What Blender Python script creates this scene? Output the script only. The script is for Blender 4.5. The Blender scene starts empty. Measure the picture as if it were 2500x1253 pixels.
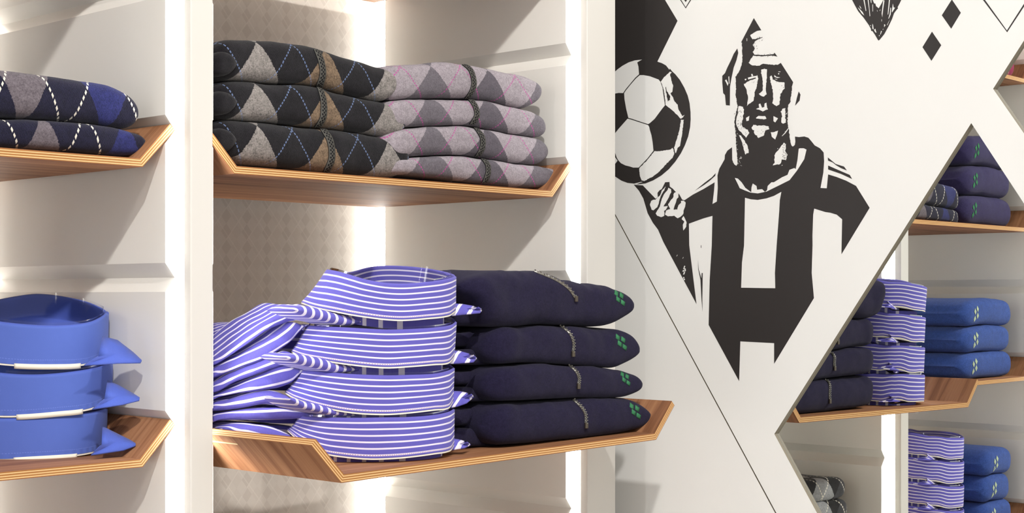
import bpy, bmesh, math, random
from mathutils import Vector, noise
from mathutils.bvhtree import BVHTree
random.seed(7)
SC = bpy.context.scene
COL = SC.collection

# ------------------------------------------------------------------ camera
F, V0, PHI, CX = 3644.5, 721.74, 0.82454, 1250.0      # focal length (px), horizon row, heading
D, H = 1.25, 1.45                                      # metres per plan unit, eye height
SN, CN = math.sin(PHI), math.cos(PHI)
cam = bpy.data.cameras.new('camera'); camo = bpy.data.objects.new('camera', cam); COL.objects.link(camo)
cam.sensor_width = 36.0; cam.lens = F / 2500 * 36
cam.shift_y = (V0 - 626.5) / 2500; cam.clip_start = .02
camo.location = (0, 0, H); camo.rotation_euler = (math.pi / 2, 0, -PHI)
SC.camera = camo

# ------------------------------------------------------------------ world, lights, exposure
SC.view_settings.view_transform = 'Standard'; SC.view_settings.look = 'None'
SC.view_settings.gamma = 1; SC.view_settings.use_curve_mapping = False
SC.view_settings.exposure = 0.0
W = bpy.data.worlds.new('shop_ambient'); SC.world = W; W.use_nodes = True
W.node_tree.nodes['Background'].inputs[0].default_value = (1.0, .99, .97, 1)
W.node_tree.nodes['Background'].inputs[1].default_value = .66

def area(name, loc, target, size, power, color=(1, .975, .94), spread=180):
    l = bpy.data.lights.new(name, 'AREA'); l.shape = 'DISK'; l.size = size; l.energy = power; l.color = color
    l.spread = math.radians(spread)
    o = bpy.data.objects.new(name, l); COL.objects.link(o); o.location = loc
    o.rotation_euler = (Vector(target) - Vector(loc)).to_track_quat('-Z', 'Y').to_euler()
    return o
area('ceiling_spot', (-.75, -.95, 3.55), (.9, 1.25, 1.4), .11, 78)
area('ceiling_spot', (.15, -1.15, 3.6), (1.2, 1.2, 1.4), .13, 34)
area('ceiling_light_panel', (-.9, -1.1, 2.7), (1.1, 1.1, 1.4), 1.2, 3)

# ------------------------------------------------------------------ helpers
def srgb(r, g, b):
    f = lambda c: (c / 255 / 12.92) if c <= 10 else ((c / 255 + .055) / 1.055) ** 2.4
    return (f(r), f(g), f(b), 1)

def empty(name, loc=(0, 0, 0)):
    o = bpy.data.objects.new(name, None); COL.objects.link(o); o.location = loc; o.empty_display_size = .02
    return o
def tag(o, label, cat, group=None, kind=None):
    if label: o['label'] = label
    if cat: o['category'] = cat
    if group: o['group'] = group
    if kind: o['kind'] = kind
    return o
def mesh(name, verts, faces, mats, parent=None, smooth=False, uvs=None, midx=None, loc=None):
    """one mesh object; verts in world space, stored relative to the parent's (or own) origin"""
    off = parent.location if parent is not None else (Vector(loc) if loc is not None else Vector((0, 0, 0)))
    if parent is not None and parent.parent is not None: off = off + parent.parent.location
    me = bpy.data.meshes.new(name)
    me.from_pydata([tuple(Vector(v) - off) for v in verts], [], faces)
    for m in (mats if isinstance(mats, (list, tuple)) else [mats]): me.materials.append(m)
    if uvs:
        uv = me.uv_layers.new(name='UVMap')
        for l in me.loops: uv.data[l.index].uv = uvs[l.vertex_index] if not isinstance(uvs, dict) else uvs[l.index]
    for i, p in enumerate(me.polygons):
        p.use_smooth = smooth
        if midx: p.material_index = midx[i]
    me.update()
    o = bpy.data.objects.new(name, me); COL.objects.link(o)
    if parent is not None: o.parent = parent
    elif loc is not None: o.location = off
    return o
def fix(o):
    bm = bmesh.new(); bm.from_mesh(o.data); bmesh.ops.recalc_face_normals(bm, faces=bm.faces); bm.to_mesh(o.data); bm.free()
    return o
def box(name, a, b, mat, parent=None, bevel=0, loc=None):
    (x0, y0, z0), (x1, y1, z1) = a, b
    v = [(x, y, z) for x in (x0, x1) for y in (y0, y1) for z in (z0, z1)]
    f = [(0, 1, 3, 2), (4, 6, 7, 5), (0, 4, 5, 1), (2, 3, 7, 6), (0, 2, 6, 4), (1, 5, 7, 3)]
    o = fix(mesh(name, v, f, mat, parent, loc=loc))
    if bevel:
        m = o.modifiers.new('bevel', 'BEVEL'); m.width = bevel; m.segments = 3
    return o

# pixel rays -> points of the real place (plan units: x along the shelves, y into the bays, z from eye height)
def rd(r, d): return SN * d + CN * r, CN * d - SN * r
def wp(x, y, z): return Vector((x * D, y * D, H + z * D))
def onY(u, v, y):
    k = (u - CX) / F; x = y * (SN + CN * k) / (CN - SN * k)
    d = x * SN + y * CN
    return x, (V0 - v) / F * d
def onX(u, v, x):
    k = (u - CX) / F; y = x * (CN - SN * k) / (SN + CN * k)
    d = x * SN + y * CN
    return y, (V0 - v) / F * d
def ray(u, v):
    k = (u - CX) / F
    return Vector((SN + CN * k, CN - SN * k, (V0 - v) / F)).normalized()
CAM = Vector((0, 0, H))
def interp(pl, u):
    if u <= pl[0][0]: return pl[0][1]
    for (a, b), (c, d) in zip(pl, pl[1:]):
        if u <= c: return b + (d - b) * (u - a) / (c - a) if c > a else d
    return pl[-1][1]
def smooth_interp(pl, u):
    """Catmull-Rom through the points, evaluated at abscissa u"""
    n = len(pl)
    if u <= pl[0][0]: return pl[0][1]
    if u >= pl[-1][0]: return pl[-1][1]
    for i in range(n - 1):
        if u <= pl[i + 1][0]: break
    def sl(k):
        a, b = max(k - 1, 0), min(k + 1, n - 1)
        return (pl[b][1] - pl[a][1]) / max(pl[b][0] - pl[a][0], 1e-9)
    h = pl[i + 1][0] - pl[i][0]; t = (u - pl[i][0]) / h; m0, m1 = sl(i) * h, sl(i + 1) * h
    return ((2 * t**3 - 3 * t**2 + 1) * pl[i][1] + (t**3 - 2 * t**2 + t) * m0 + (-2 * t**3 + 3 * t**2) * pl[i + 1][1] + (t**3 - t**2) * m1)

# ------------------------------------------------------------------ node expression builder
class NT:
    def __init__(s, name):
        s.m = bpy.data.materials.new(name); s.m.use_nodes = True; s.t = s.m.node_tree; s.n = s.t.nodes; s.l = s.t.links
        s.b = s.n['Principled BSDF']
    def math(s, op, a, b=None, c=None):
        q = s.n.new('ShaderNodeMath'); q.operation = op
        for i, x in enumerate((a, b, c)):
            if x is None: continue
            if isinstance(x, E): s.l.new(x.o, q.inputs[i])
            else: q.inputs[i].default_value = x
        return E(s, q.outputs[0])
    def uv(s):
        q = s.n.new('ShaderNodeUVMap'); p = s.n.new('ShaderNodeSeparateXYZ'); s.l.new(q.outputs[0], p.inputs[0])
        return E(s, p.outputs[0]), E(s, p.outputs[1])
    def obj(s):
        q = s.n.new('ShaderNodeTexCoord'); return q.outputs['Object']
    def objxyz(s):
        p = s.n.new('ShaderNodeSeparateXYZ'); s.l.new(s.obj(), p.inputs[0]); return [E(s, p.outputs[i]) for i in range(3)]
    def vec(s, x, y, z=0.0):
        q = s.n.new('ShaderNodeCombineXYZ')
        for i, a in enumerate((x, y, z)):
            if isinstance(a, E): s.l.new(a.o, q.inputs[i])
            else: q.inputs[i].default_value = a
        return q.outputs[0]
    def noise(s, vec=None, scale=10, detail=3, rough=.6, dist=0):
        q = s.n.new('ShaderNodeTexNoise'); q.inputs['Scale'].default_value = scale; q.inputs['Detail'].default_value = detail
        q.inputs['Roughness'].default_value = rough; q.inputs['Distortion'].default_value = dist
        s.l.new(vec if vec is not None else s.obj(), q.inputs['Vector']); return E(s, q.outputs[0])
    def mix(s, fac, a, b, mode='MIX'):
        q = s.n.new('ShaderNodeMix'); q.data_type = 'RGBA'; q.blend_type = mode
        for i, x in ((0, fac), (6, a), (7, b)):
            if isinstance(x, E): s.l.new(x.o, q.inputs[i])
            elif hasattr(x, 'links'): s.l.new(x, q.inputs[i])
            else: q.inputs[i].default_value = x
        return q.outputs[2]
    def ramp(s, fac, stops, interp='LINEAR'):
        q = s.n.new('ShaderNodeValToRGB'); q.color_ramp.interpolation = interp
        e = q.color_ramp.elements
        while len(e) > 1: e.remove(e[-1])
        e[0].position, e[0].color = stops[0]
        for p, c in stops[1:]:
            k = e.new(p); k.color = c
        s.l.new(fac.o, q.inputs[0]); return q.outputs[0]
    def bump(s, h, strength=.3, dist=.001):
        q = s.n.new('ShaderNodeBump'); q.inputs['Strength'].default_value = strength; q.inputs['Distance'].default_value = dist
        s.l.new(h.o, q.inputs['Height']); s.l.new(q.outputs[0], s.b.inputs['Normal'])
    def out(s, col=None, rough=.5, spec=.5, sheen=0, metal=0):
        if col is not None:
            if hasattr(col, 'links'): s.l.new(col, s.b.inputs['Base Color'])
            else: s.b.inputs['Base Color'].default_value = col
        s.b.inputs['Roughness'].default_value = rough; s.b.inputs['Specular IOR Level'].default_value = spec
        s.b.inputs['Metallic'].default_value = metal
        if sheen:
            s.b.inputs['Sheen Weight'].default_value = sheen; s.b.inputs['Sheen Roughness'].default_value = .5
        return s.m
class E:
    def __init__(s, t, o): s.t, s.o = t, o
    def __add__(s, b): return s.t.math('ADD', s, b)
    __radd__ = __add__
    def __sub__(s, b): return s.t.math('SUBTRACT', s, b)
    def __rsub__(s, b): return s.t.math('SUBTRACT', b, s)
    def __mul__(s, b): return s.t.math('MULTIPLY', s, b)
    __rmul__ = __mul__
    def __truediv__(s, b): return s.t.math('DIVIDE', s, b)
    def floor(s): return s.t.math('FLOOR', s)
    def frac(s): return s.t.math('FRACT', s)
    def abs(s): return s.t.math('ABSOLUTE', s)
    def lt(s, b): return s.t.math('LESS_THAN', s, b)
    def gt(s, b): return s.t.math('GREATER_THAN', s, b)
    def mod(s, b): return s.t.math('FLOORED_MODULO', s, b)
    def max(s, b): return s.t.math('MAXIMUM', s, b)
    def min(s, b): return s.t.math('MINIMUM', s, b)
    def sin(s): return s.t.math('SINE', s)

# ------------------------------------------------------------------ materials
def m_paint(name, col, rough=.45, spec=.4, var=.03):
    t = NT(name); n = t.noise(scale=6, detail=2)
    c = t.mix(n, tuple(x * (1 - var) for x in col[:3]) + (1,), col)
    t.bump(t.noise(scale=900, detail=1), .03, .0005)
    return t.out(c, rough, spec)
def m_plain(name, col, rough=.5, spec=.5, metal=0):
    t = NT(name); n = t.noise(scale=40, detail=2)
    return t.out(t.mix(n, tuple(x * .94 for x in col[:3]) + (1,), col), rough, spec, metal=metal)
def m_emit(name, col, s):
    t = NT(name); t.b.inputs['Base Color'].default_value = (.9, .9, .9, 1)
    t.b.inputs['Emission Color'].default_value = col; t.b.inputs['Emission Strength'].default_value = s
    return t.m
def m_walnut():
    t = NT('walnut_veneer'); U, V = t.uv()
    w = t.noise(t.vec(U * 1.0, V * 9.0), 2.2, 3, .6)
    V2 = V + (w - .5) * .05
    g = t.noise(t.vec(U * 2.2, V2 * 95), 1.0, 5, .72)
    g2 = t.noise(t.vec(U * 1.2, V2 * 26), 1.0, 2, .5)
    k = g * .6 + g2 * .4
    c = t.ramp(k, [(.30, srgb(84, 54, 38)), (.42, srgb(126, 84, 58)), (.52, srgb(154, 108, 76)), (.66, srgb(174, 128, 94))])
    t.bump(g, .08, .0004)
    return t.out(c, .6, .14)
def m_ply():
    t = NT('plywood_edge'); U, V = t.uv()
    n = t.noise(t.vec(U * 60, V * 3), 1.0, 4, .7)
    Vj = V + (t.noise(t.vec(U * 25, 0.0), 1, 1) - .5) * .03
    dk, lt = srgb(166, 112, 58), srgb(232, 192, 138)
    c = t.ramp(Vj, [(0, srgb(132, 82, 50)), (.05, dk), (.12, lt), (.24, dk), (.40, lt), (.52, dk), (.70, lt), (.82, dk), (.94, srgb(146, 96, 62))], 'CONSTANT')
    c = t.mix(n, t.mix(.22, c, (.22, .11, .04, 1)), c)
    return t.out(c, .6, .3)
def m_wallpaper():
    t = NT('diamond_wallpaper'); X, Y, Z = t.objxyz()
    ax, az = .0345, .0425 * 1.0
    a = X / ax + Z / az; b = X / ax - Z / az
    la = ((a.frac() - .5).abs()).lt(.028); lb = ((b.frac() - .5).abs()).lt(.028)
    line = la.max(lb)
    p, q = .0172, .0212
    c2 = X / p + Z / q; d2 = X / p - Z / q
    chk = (c2.floor() - d2.floor()).mod(2.0)
    col2 = (c2.floor() + d2.floor()).mod(4.0).lt(1.5)
    base = srgb(208, 200, 190)
    c = t.mix(chk * .20, base, srgb(194, 184, 173))
    c = t.mix(chk * col2 * .24, c, srgb(178, 167, 157))
    c = t.mix(line * .35, c, srgb(224, 217, 207))
    return t.out(c, .55, .3)
def heather(t, col, amt=.35, scale=560):
    n = t.noise(scale=scale, detail=2, rough=.7); n2 = t.noise(scale=scale * .28, detail=3, rough=.7)
    k = (n * .6 + n2 * .4 - .5) * 3.4 + .5
    return t.ramp(k.min(1.0).max(0.0), [(0, (0, 0, 0, 1)), (1, (1, 1, 1, 1))]), k
def m_wool(name, col, amt=.3, sheen=.25):
    t = NT(name); U, V = t.uv()
    _, k = heather(t, col); k = k.min(1.0).max(0.0)
    dk = tuple(x * (1 - amt) for x in col[:3]) + (1,); lt = tuple(min(1, x * (1 + amt) + .004 * amt) for x in col[:3]) + (1,)
    rib = ((U * 2400).sin() * (V * 1700).sin())
    t.bump(t.noise(scale=1500, detail=2) + rib * .06, .5, .0012)
    return t.out(t.mix(k, dk, lt), .95, .1, sheen)
def m_argyle(name, base, dia, line, ax, av, x0, v0, amts=(.3, .6), lw=.0011, dash=.0042, shift=0, fuzz=.0016, base2=None):
    """argyle knit: diamonds in a lattice of dashed lines (UV in metres)"""
    t = NT(name); U, V = t.uv()
    j = t.noise(t.vec(U, V), 420, 2, .6); j2 = t.noise(t.vec(V, U), 380, 2, .6)
    X = U - (x0 - ax / 2); Y = V - v0
    Xj = X + (j - .5) * fuzz * 2; Yj = Y + (j2 - .5) * fuzz * 2
    a, b = Xj / ax + Yj / av, Xj / ax - Yj / av
    i, jj = a.floor(), b.floor()
    par = (i - jj).abs().mod(2.0).lt(.5)
    idx = (((i + jj) / 2.0 + (shift + .25)).mod(float(len(dia))) / float(len(dia)))
    stops = [(k / len(dia), c) for k, c in enumerate(dia)]
    dcol = t.ramp(idx, stops, 'CONSTANT')
    bcol = base
    if base2 is not None:
        bcol = t.mix(((i + jj + 1.0) / 2.0).floor().mod(2.0).lt(.5), base, base2)
    c = t.mix(par, bcol, dcol)
    _, k = heather(t, c); k = k.min(1.0).max(0.0)
    c = t.mix(amts[0], c, t.mix(k, (0, 0, 0, 1), t.mix(1.0, c, (1.9, 1.9, 1.9, 1), 'MULTIPLY')))
    if line is not None:
        a0, b0 = X / ax + Y / av, X / ax - Y / av
        wl = lw / ax * 1.4
        da = (b0 * (ax / dash / 1.6)).frac().lt(.62); db = (a0 * (ax / dash / 1.6)).frac().lt(.62)
        L = ((a0.frac() - .5).abs().lt(wl) * da).max((b0.frac() - .5).abs().lt(wl) * db)
        c = t.mix(L * amts[1], c, line)
    rib = ((U * 2400).sin() * (V * 1700).sin())
    t.bump(t.noise(scale=1500, detail=2) + rib * .06, .6, .0012)
    return t.out(c, .95, .1, .15)
def m_stripes(name, base, white, n_per=None, period=.0058, width=.27, off=0.0, stitch=None, vert=False):
    """woven shirting; V in metres (or band fraction) carries the stripes"""
    t = NT(name); U, V = t.uv()
    S = (U if vert else V) / period + off
    w = S.frac().lt(width)
    wv = t.noise(t.vec(U * 1400, V * 300), 1, 2); wv2 = t.noise(scale=60, detail=2)
    b = t.mix(wv * .7, base, tuple(min(1, x * 1.45 + .02) for x in base[:3]) + (1,))
    b = t.mix(wv2 * .25, b, tuple(x * .6 for x in base[:3]) + (1,))
    c = t.mix(w, b, white)
    if stitch:
        lo, hi, col = stitch
        m = V.gt(lo) * V.lt(hi) * (U / .0022).frac().lt(.6)
        c = t.mix(m * .75, c, col)
    t.bump(t.noise(scale=1800, detail=1), .15, .0004)
    return t.out(c, .75, .2, .1)
def m_cotton(name, base, stitch=None):
    t = NT(name); U, V = t.uv()
    wv = t.noise(t.vec(U * 1400, V * 300), 1, 2); wv2 = t.noise(scale=45, detail=2)
    c = t.mix(wv * .5, base, tuple(min(1, x * 1.3 + .015) for x in base[:3]) + (1,))
    c = t.mix(wv2 * .2, c, tuple(x * .75 for x in base[:3]) + (1,))
    if stitch:
        lo, hi, col = stitch
        m = V.gt(lo) * V.lt(hi) * (U / .0022).frac().lt(.6)
        c = t.mix(m * .6, c, col)
        pk = (U * 700).sin() * V.gt(hi)
        t.bump(t.noise(scale=1800, detail=1) * .3 + pk, .25, .0008)
    else: t.bump(t.noise(scale=1800, detail=1), .15, .0004)
    return t.out(c, .8, .2, .1)
def m_clear(name):
    m = bpy.data.materials.new(name); m.use_nodes = True; t = m.node_tree; t.nodes.remove(t.nodes['Principled BSDF'])
    o = t.nodes['Material Output']; mx = t.nodes.new('ShaderNodeMixShader'); tr = t.nodes.new('ShaderNodeBsdfTransparent')
    gl = t.nodes.new('ShaderNodeBsdfGlossy'); gl.inputs['Roughness'].default_value = .06
    fr = t.nodes.new('ShaderNodeFresnel'); fr.inputs[0].default_value = 1.45
    tr.inputs[0].default_value = (.97, .97, .97, 1)
    t.links.new(fr.outputs[0], mx.inputs[0]); t.links.new(tr.outputs[0], mx.inputs[1]); t.links.new(gl.outputs[0], mx.inputs[2])
    t.links.new(mx.outputs[0], o.inputs[0]); return m

M = {}
M['panel'] = m_paint('warm_white_lacquer', srgb(234, 231, 224), .38, .5)
M['stile'] = m_paint('cream_white_lacquer', srgb(217, 213, 206), .42, .4)
M['mural'] = m_paint('white_print_board', srgb(219, 218, 215), .5, .35, .01)
M['bedge'] = m_plain('board_cut_edge', srgb(126, 116, 98), .5, .5)
M['ink'] = m_plain('black_print_ink', srgb(40, 36, 35), .55, .4)
M['inkwhite'] = M['mural']
M['walnut'] = m_walnut(); M['ply'] = m_ply(); M['paper'] = m_wallpaper()
M['led'] = m_emit('led_diffuser', (1, 1, .985, 1), 13.0)
M['ledback'] = m_emit('led_diffuser_back', (1, 1, .97, 1), 14.0)
M['floor'] = m_paint('pale_floor', srgb(200, 192, 182), .4)
M['clear'] = m_clear('clear_plastic')
M['card'] = m_plain('cream_card', srgb(238, 231, 215), .6)
M['metal'] = m_plain('brushed_zip_metal', srgb(150, 146, 138), .35, .5, .8)
M['bronze'] = m_plain('bronze_fitting', srgb(110, 100, 88), .35, .5, .8)
M['brass'] = m_plain('brass_inlay', srgb(214, 190, 150), .4, .5, .3)
def m_mirror():
    t = NT('silvered_mirror'); n = t.noise(scale=3); return t.out(t.mix(n, (.80, .825, .80, 1), (.82, .84, .815, 1)), .0, .5, metal=1)
M['mirror'] = m_mirror()

# ------------------------------------------------------------------ the fixture: plan numbers
XS, GD, YP, YQ, WB = 1.18747, .00916, 1.02116, 1.30106, .49435
G0, PT, GH = .01461, .11935, .0117
SA, SB, TH, XLT = .03029, .03175, .00666, .73076
XM = 1.29645
YBACK = 1.325
ZT, ZB = 1.15 / D * 1.0, -H / D
def g(k): return G0 + k * PT

floor = tag(box('floor', (-2.5, -3, -.05), (2.6, 2.2, 0), M['floor'], loc=(0, 0, 0)), None, None, kind='structure')
wb = tag(box('wall_back', (-.3 * D, YBACK * D, 0), (1.32 * D, YBACK * D + .1, H + ZT * D), M['paper'], loc=(0, YBACK * D, 0)), None, None, kind='structure')
wr = tag(box('wall_right', (XM * D + .006, -.9, 0), (XM * D + .1, YBACK * D + .1, H + ZT * D), M['stile'], loc=(XM * D, 0, 0)), None, None, kind='structure')

def grooved(parent, xsurf, sign):
    """side panel with horizontal V grooves; sign=-1 faces -x, +1 faces +x"""
    prof = [(xsurf, ZB)]
    for k in range(-10, 8):
        z = g(k)
        if z - GH < ZB + .01 or z + GH > ZT - .01: continue
        prof += [(xsurf, z - GH), (xsurf - sign * GD, z), (xsurf, z + GH)]
    prof += [(xsurf, ZT)]
    xb = xsurf - sign * (GD + .0003)
    n = len(prof); v, f = [], []
    for y in (YP, YQ):
        for x, z in prof: v.append(wp(x, y, z))
        for x, z in prof: v.append(wp(xb, y, z))
    for i in range(n - 1):
        f += [(i, i + 1, 2 * n + i + 1, 2 * n + i), (n + i, 3 * n + i, 3 * n + i + 1, n + i + 1),
              (i, n + i, n + i + 1, i + 1), (2 * n + i, 2 * n + i + 1, 3 * n + i + 1, 3 * n + i)]
    f += [(0, 2 * n, 3 * n, n), (n - 1, 2 * n - 1, 4 * n - 1, 3 * n - 1)]
    o = fix(mesh('grooved_side_panel', v, f, M['panel'], parent))
    m = o.modifiers.new('bevel', 'BEVEL'); m.width = .0012; m.segments = 3; m.limit_method = 'ANGLE'; m.angle_limit = math.radians(25)
    return o
def divider(x0, x1, label, left=True, right=True, xl=None, xr=None):
    e = empty('shelf_divider', wp((x0 + x1) / 2, 1.0, ZB)); tag(e, label, 'divider', 'upright dividers between the shelf bays')
    box('front_stile', wp(x0, 1.0, ZB), wp(x1 + .003, 1.0095, ZT), M['stile'], e, .0015)
    box('divider_core', wp(x0 + .0006, 1.0097, ZB), wp(x1 - .0006, YBACK - .0005, ZT), M['stile'], e)
    if right:      # panel that faces -x: the right-hand side of the bay on its left
        grooved(e, xl, -1)
        box('front_light_strip', wp(x0 - .0001, 1.0098, ZB), wp(x0 + .0005, 1.0300, ZT), M['led'], e)
        box('rear_light_strip', wp(x0 - .0001, YQ + .0006, ZB), wp(x0 + .0005, YBACK - .0012, ZT), M['ledback'], e)
    if left:
        grooved(e, xr, +1)
        box('front_light_strip', wp(x1 - .0005, 1.0098, ZB), wp(x1 + .0001, 1.0300, ZT), M['led'], e)
        box('rear_light_strip', wp(x1 - .0005, YQ + .0006, ZB), wp(x1 + .0001, YBACK - .0012, ZT), M['ledback'], e)
    return e
xlp = XLT + GD            # surface of the panel that faces +x
# plan thickness: glowing edge lies behind the groove tips
divider(XS - WB + GD + .0004, .7215, 'narrow cream divider left of the grey argyle stack, glowing strip on its left', True, True, XS - WB, xlp)
divider(XS + GD + .0004, 1.24124, 'wide cream divider beside the printed white panel, glowing strip on its left', False, True, XS, None)
divider(XS - 2 * WB + GD + .0004, .7215 - WB, 'cream divider seen in the mirror behind the blue sweaters', True, True, XS - 2 * WB, xlp - WB)

# ------------------------------------------------------------------ plywood shelves
def shelf(label, xl, xr, yl, yr, ydepth, zl, zr, group='walnut shelves with slanted sides', inlay=False):
    e = empty('display_shelf', wp((xl + xr) / 2, yl, (zl + zr) / 2 - SB)); tag(e, label, 'shelf', group)
    L = math.hypot(SA, SB); t2 = math.tan(math.atan2(SB, SA) / 2)
    O = [(xl, 0), (xl + SA, -SB), (xr - SA, -SB), (xr, 0)]
    I = [(xl + TH * SB / L, TH * SA / L), (xl + SA + TH * t2, -SB + TH), (xr - SA - TH * t2, -SB + TH), (xr - TH * SB / L, TH * SA / L)]
    def P(q, s):
        k = (q[0] - xl) / (xr - xl)
        return wp(q[0], (yl + (yr - yl) * k) + s * ydepth, zl + (zr - zl) * k + q[1])
    for i, nm in ((1, 'shelf_board'), (0, 'slanted_side'), (2, 'slanted_side')):
        q = [O[i], O[i + 1], I[i + 1], I[i]]
        ln = math.hypot(O[i + 1][0] - O[i][0], O[i + 1][1] - O[i][1]) * D; dp = ydepth * D
        v = [P(c, 0) for c in q] + [P(c, 1) for c in q]
        fs = [(0, 1, 2, 3), (7, 6, 5, 4), (4, 5, 1, 0), (3, 2, 6, 7), (0, 3, 7, 4), (1, 5, 6, 2)]
        mi = [1, 1, 0, 0, 1, 1]
        uvq = [[(0, 0), (ln, 0), (ln, 1), (0, 1)], [(0, 1), (ln, 1), (ln, 0), (0, 0)],
               [(0, dp), (ln, dp), (ln, 0), (0, 0)], [(0, 0), (ln, 0), (ln, dp), (0, dp)],
               [(0, 0), (0, 1), (dp, 1), (dp, 0)], [(0, 0), (dp, 0), (dp, 1), (0, 1)]]
        o0 = (random.random() * 5 + i * 1.7, random.random() * 3)
        uvs, li = {}, 0
        for fi, fc in enumerate(fs):
            for c in range(4):
                U, V = uvq[fi][c]
                uvs[li] = (U + o0[0], V + (o0[1] if mi[fi] == 0 else 0)); li += 1
        mesh(nm, v, fs, [M['walnut'], M['ply']], e, False, uvs, mi)
    if inlay:
        # slim pale metal line let into the outer face of the left side
        q0, q1 = O[0], O[1]; n = Vector((-SB / L, 0, -SA / L))
        a, b = .17, .20
        pts = []
        for s in (.30, .85):
            for k in (a, b):
                c = (q0[0] + (q1[0] - q0[0]) * k, q0[1] + (q1[1] - q0[1]) * k)
                pts.append(P(c, s))
        off = n * .0006
        v = [p + n * -.0004 for p in pts] + [p + off for p in pts]
        fix(mesh('metal_inlay', v, [(0, 1, 3, 2), (4, 5, 7, 6), (0, 1, 5, 4), (2, 3, 7, 6), (0, 2, 6, 4), (1, 3, 7, 5)], M['brass'], e))
    return e
XR = XS + GD
DP = .268
shelf('walnut shelf holding the grey and lilac argyle sweaters', XLT, XR, YP, YP, DP, g(1), g(1))
SH_L = shelf('walnut shelf jutting forward under the striped shirts and navy zip sweaters', XLT, XR, .88409, .88684, .33, g(-1) - .00956, g(-1) - .00418, inlay=True)
shelf('walnut shelf at the left edge under the two navy argyle sweaters', XLT - WB, XR - WB, YP, YP, DP, g(1), g(1))
shelf('walnut shelf at the left edge under the plain blue shirts', XLT - WB, XR - WB, YP, YP, DP, g(-1), g(-1))
shelf('topmost walnut shelf of the middle bay, only its rear underside showing', XLT, XR, YP, YP, DP + .008, g(3), g(3))
shelf('walnut shelf with the pink sweater, seen in the mirror at the upper right', XLT - WB, XR - WB, YP, YP, DP, g(3), g(3))
shelf('walnut shelf below the striped shirts, carrying the black argyle sweaters in the mirror', XLT, XR, YP, YP, DP, g(-3), g(-3))
shelf('lowest walnut shelf of the left bay, under the mirrored striped shirts', XLT - WB, XR - WB, YP, YP, DP, g(-3), g(-3))

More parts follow.
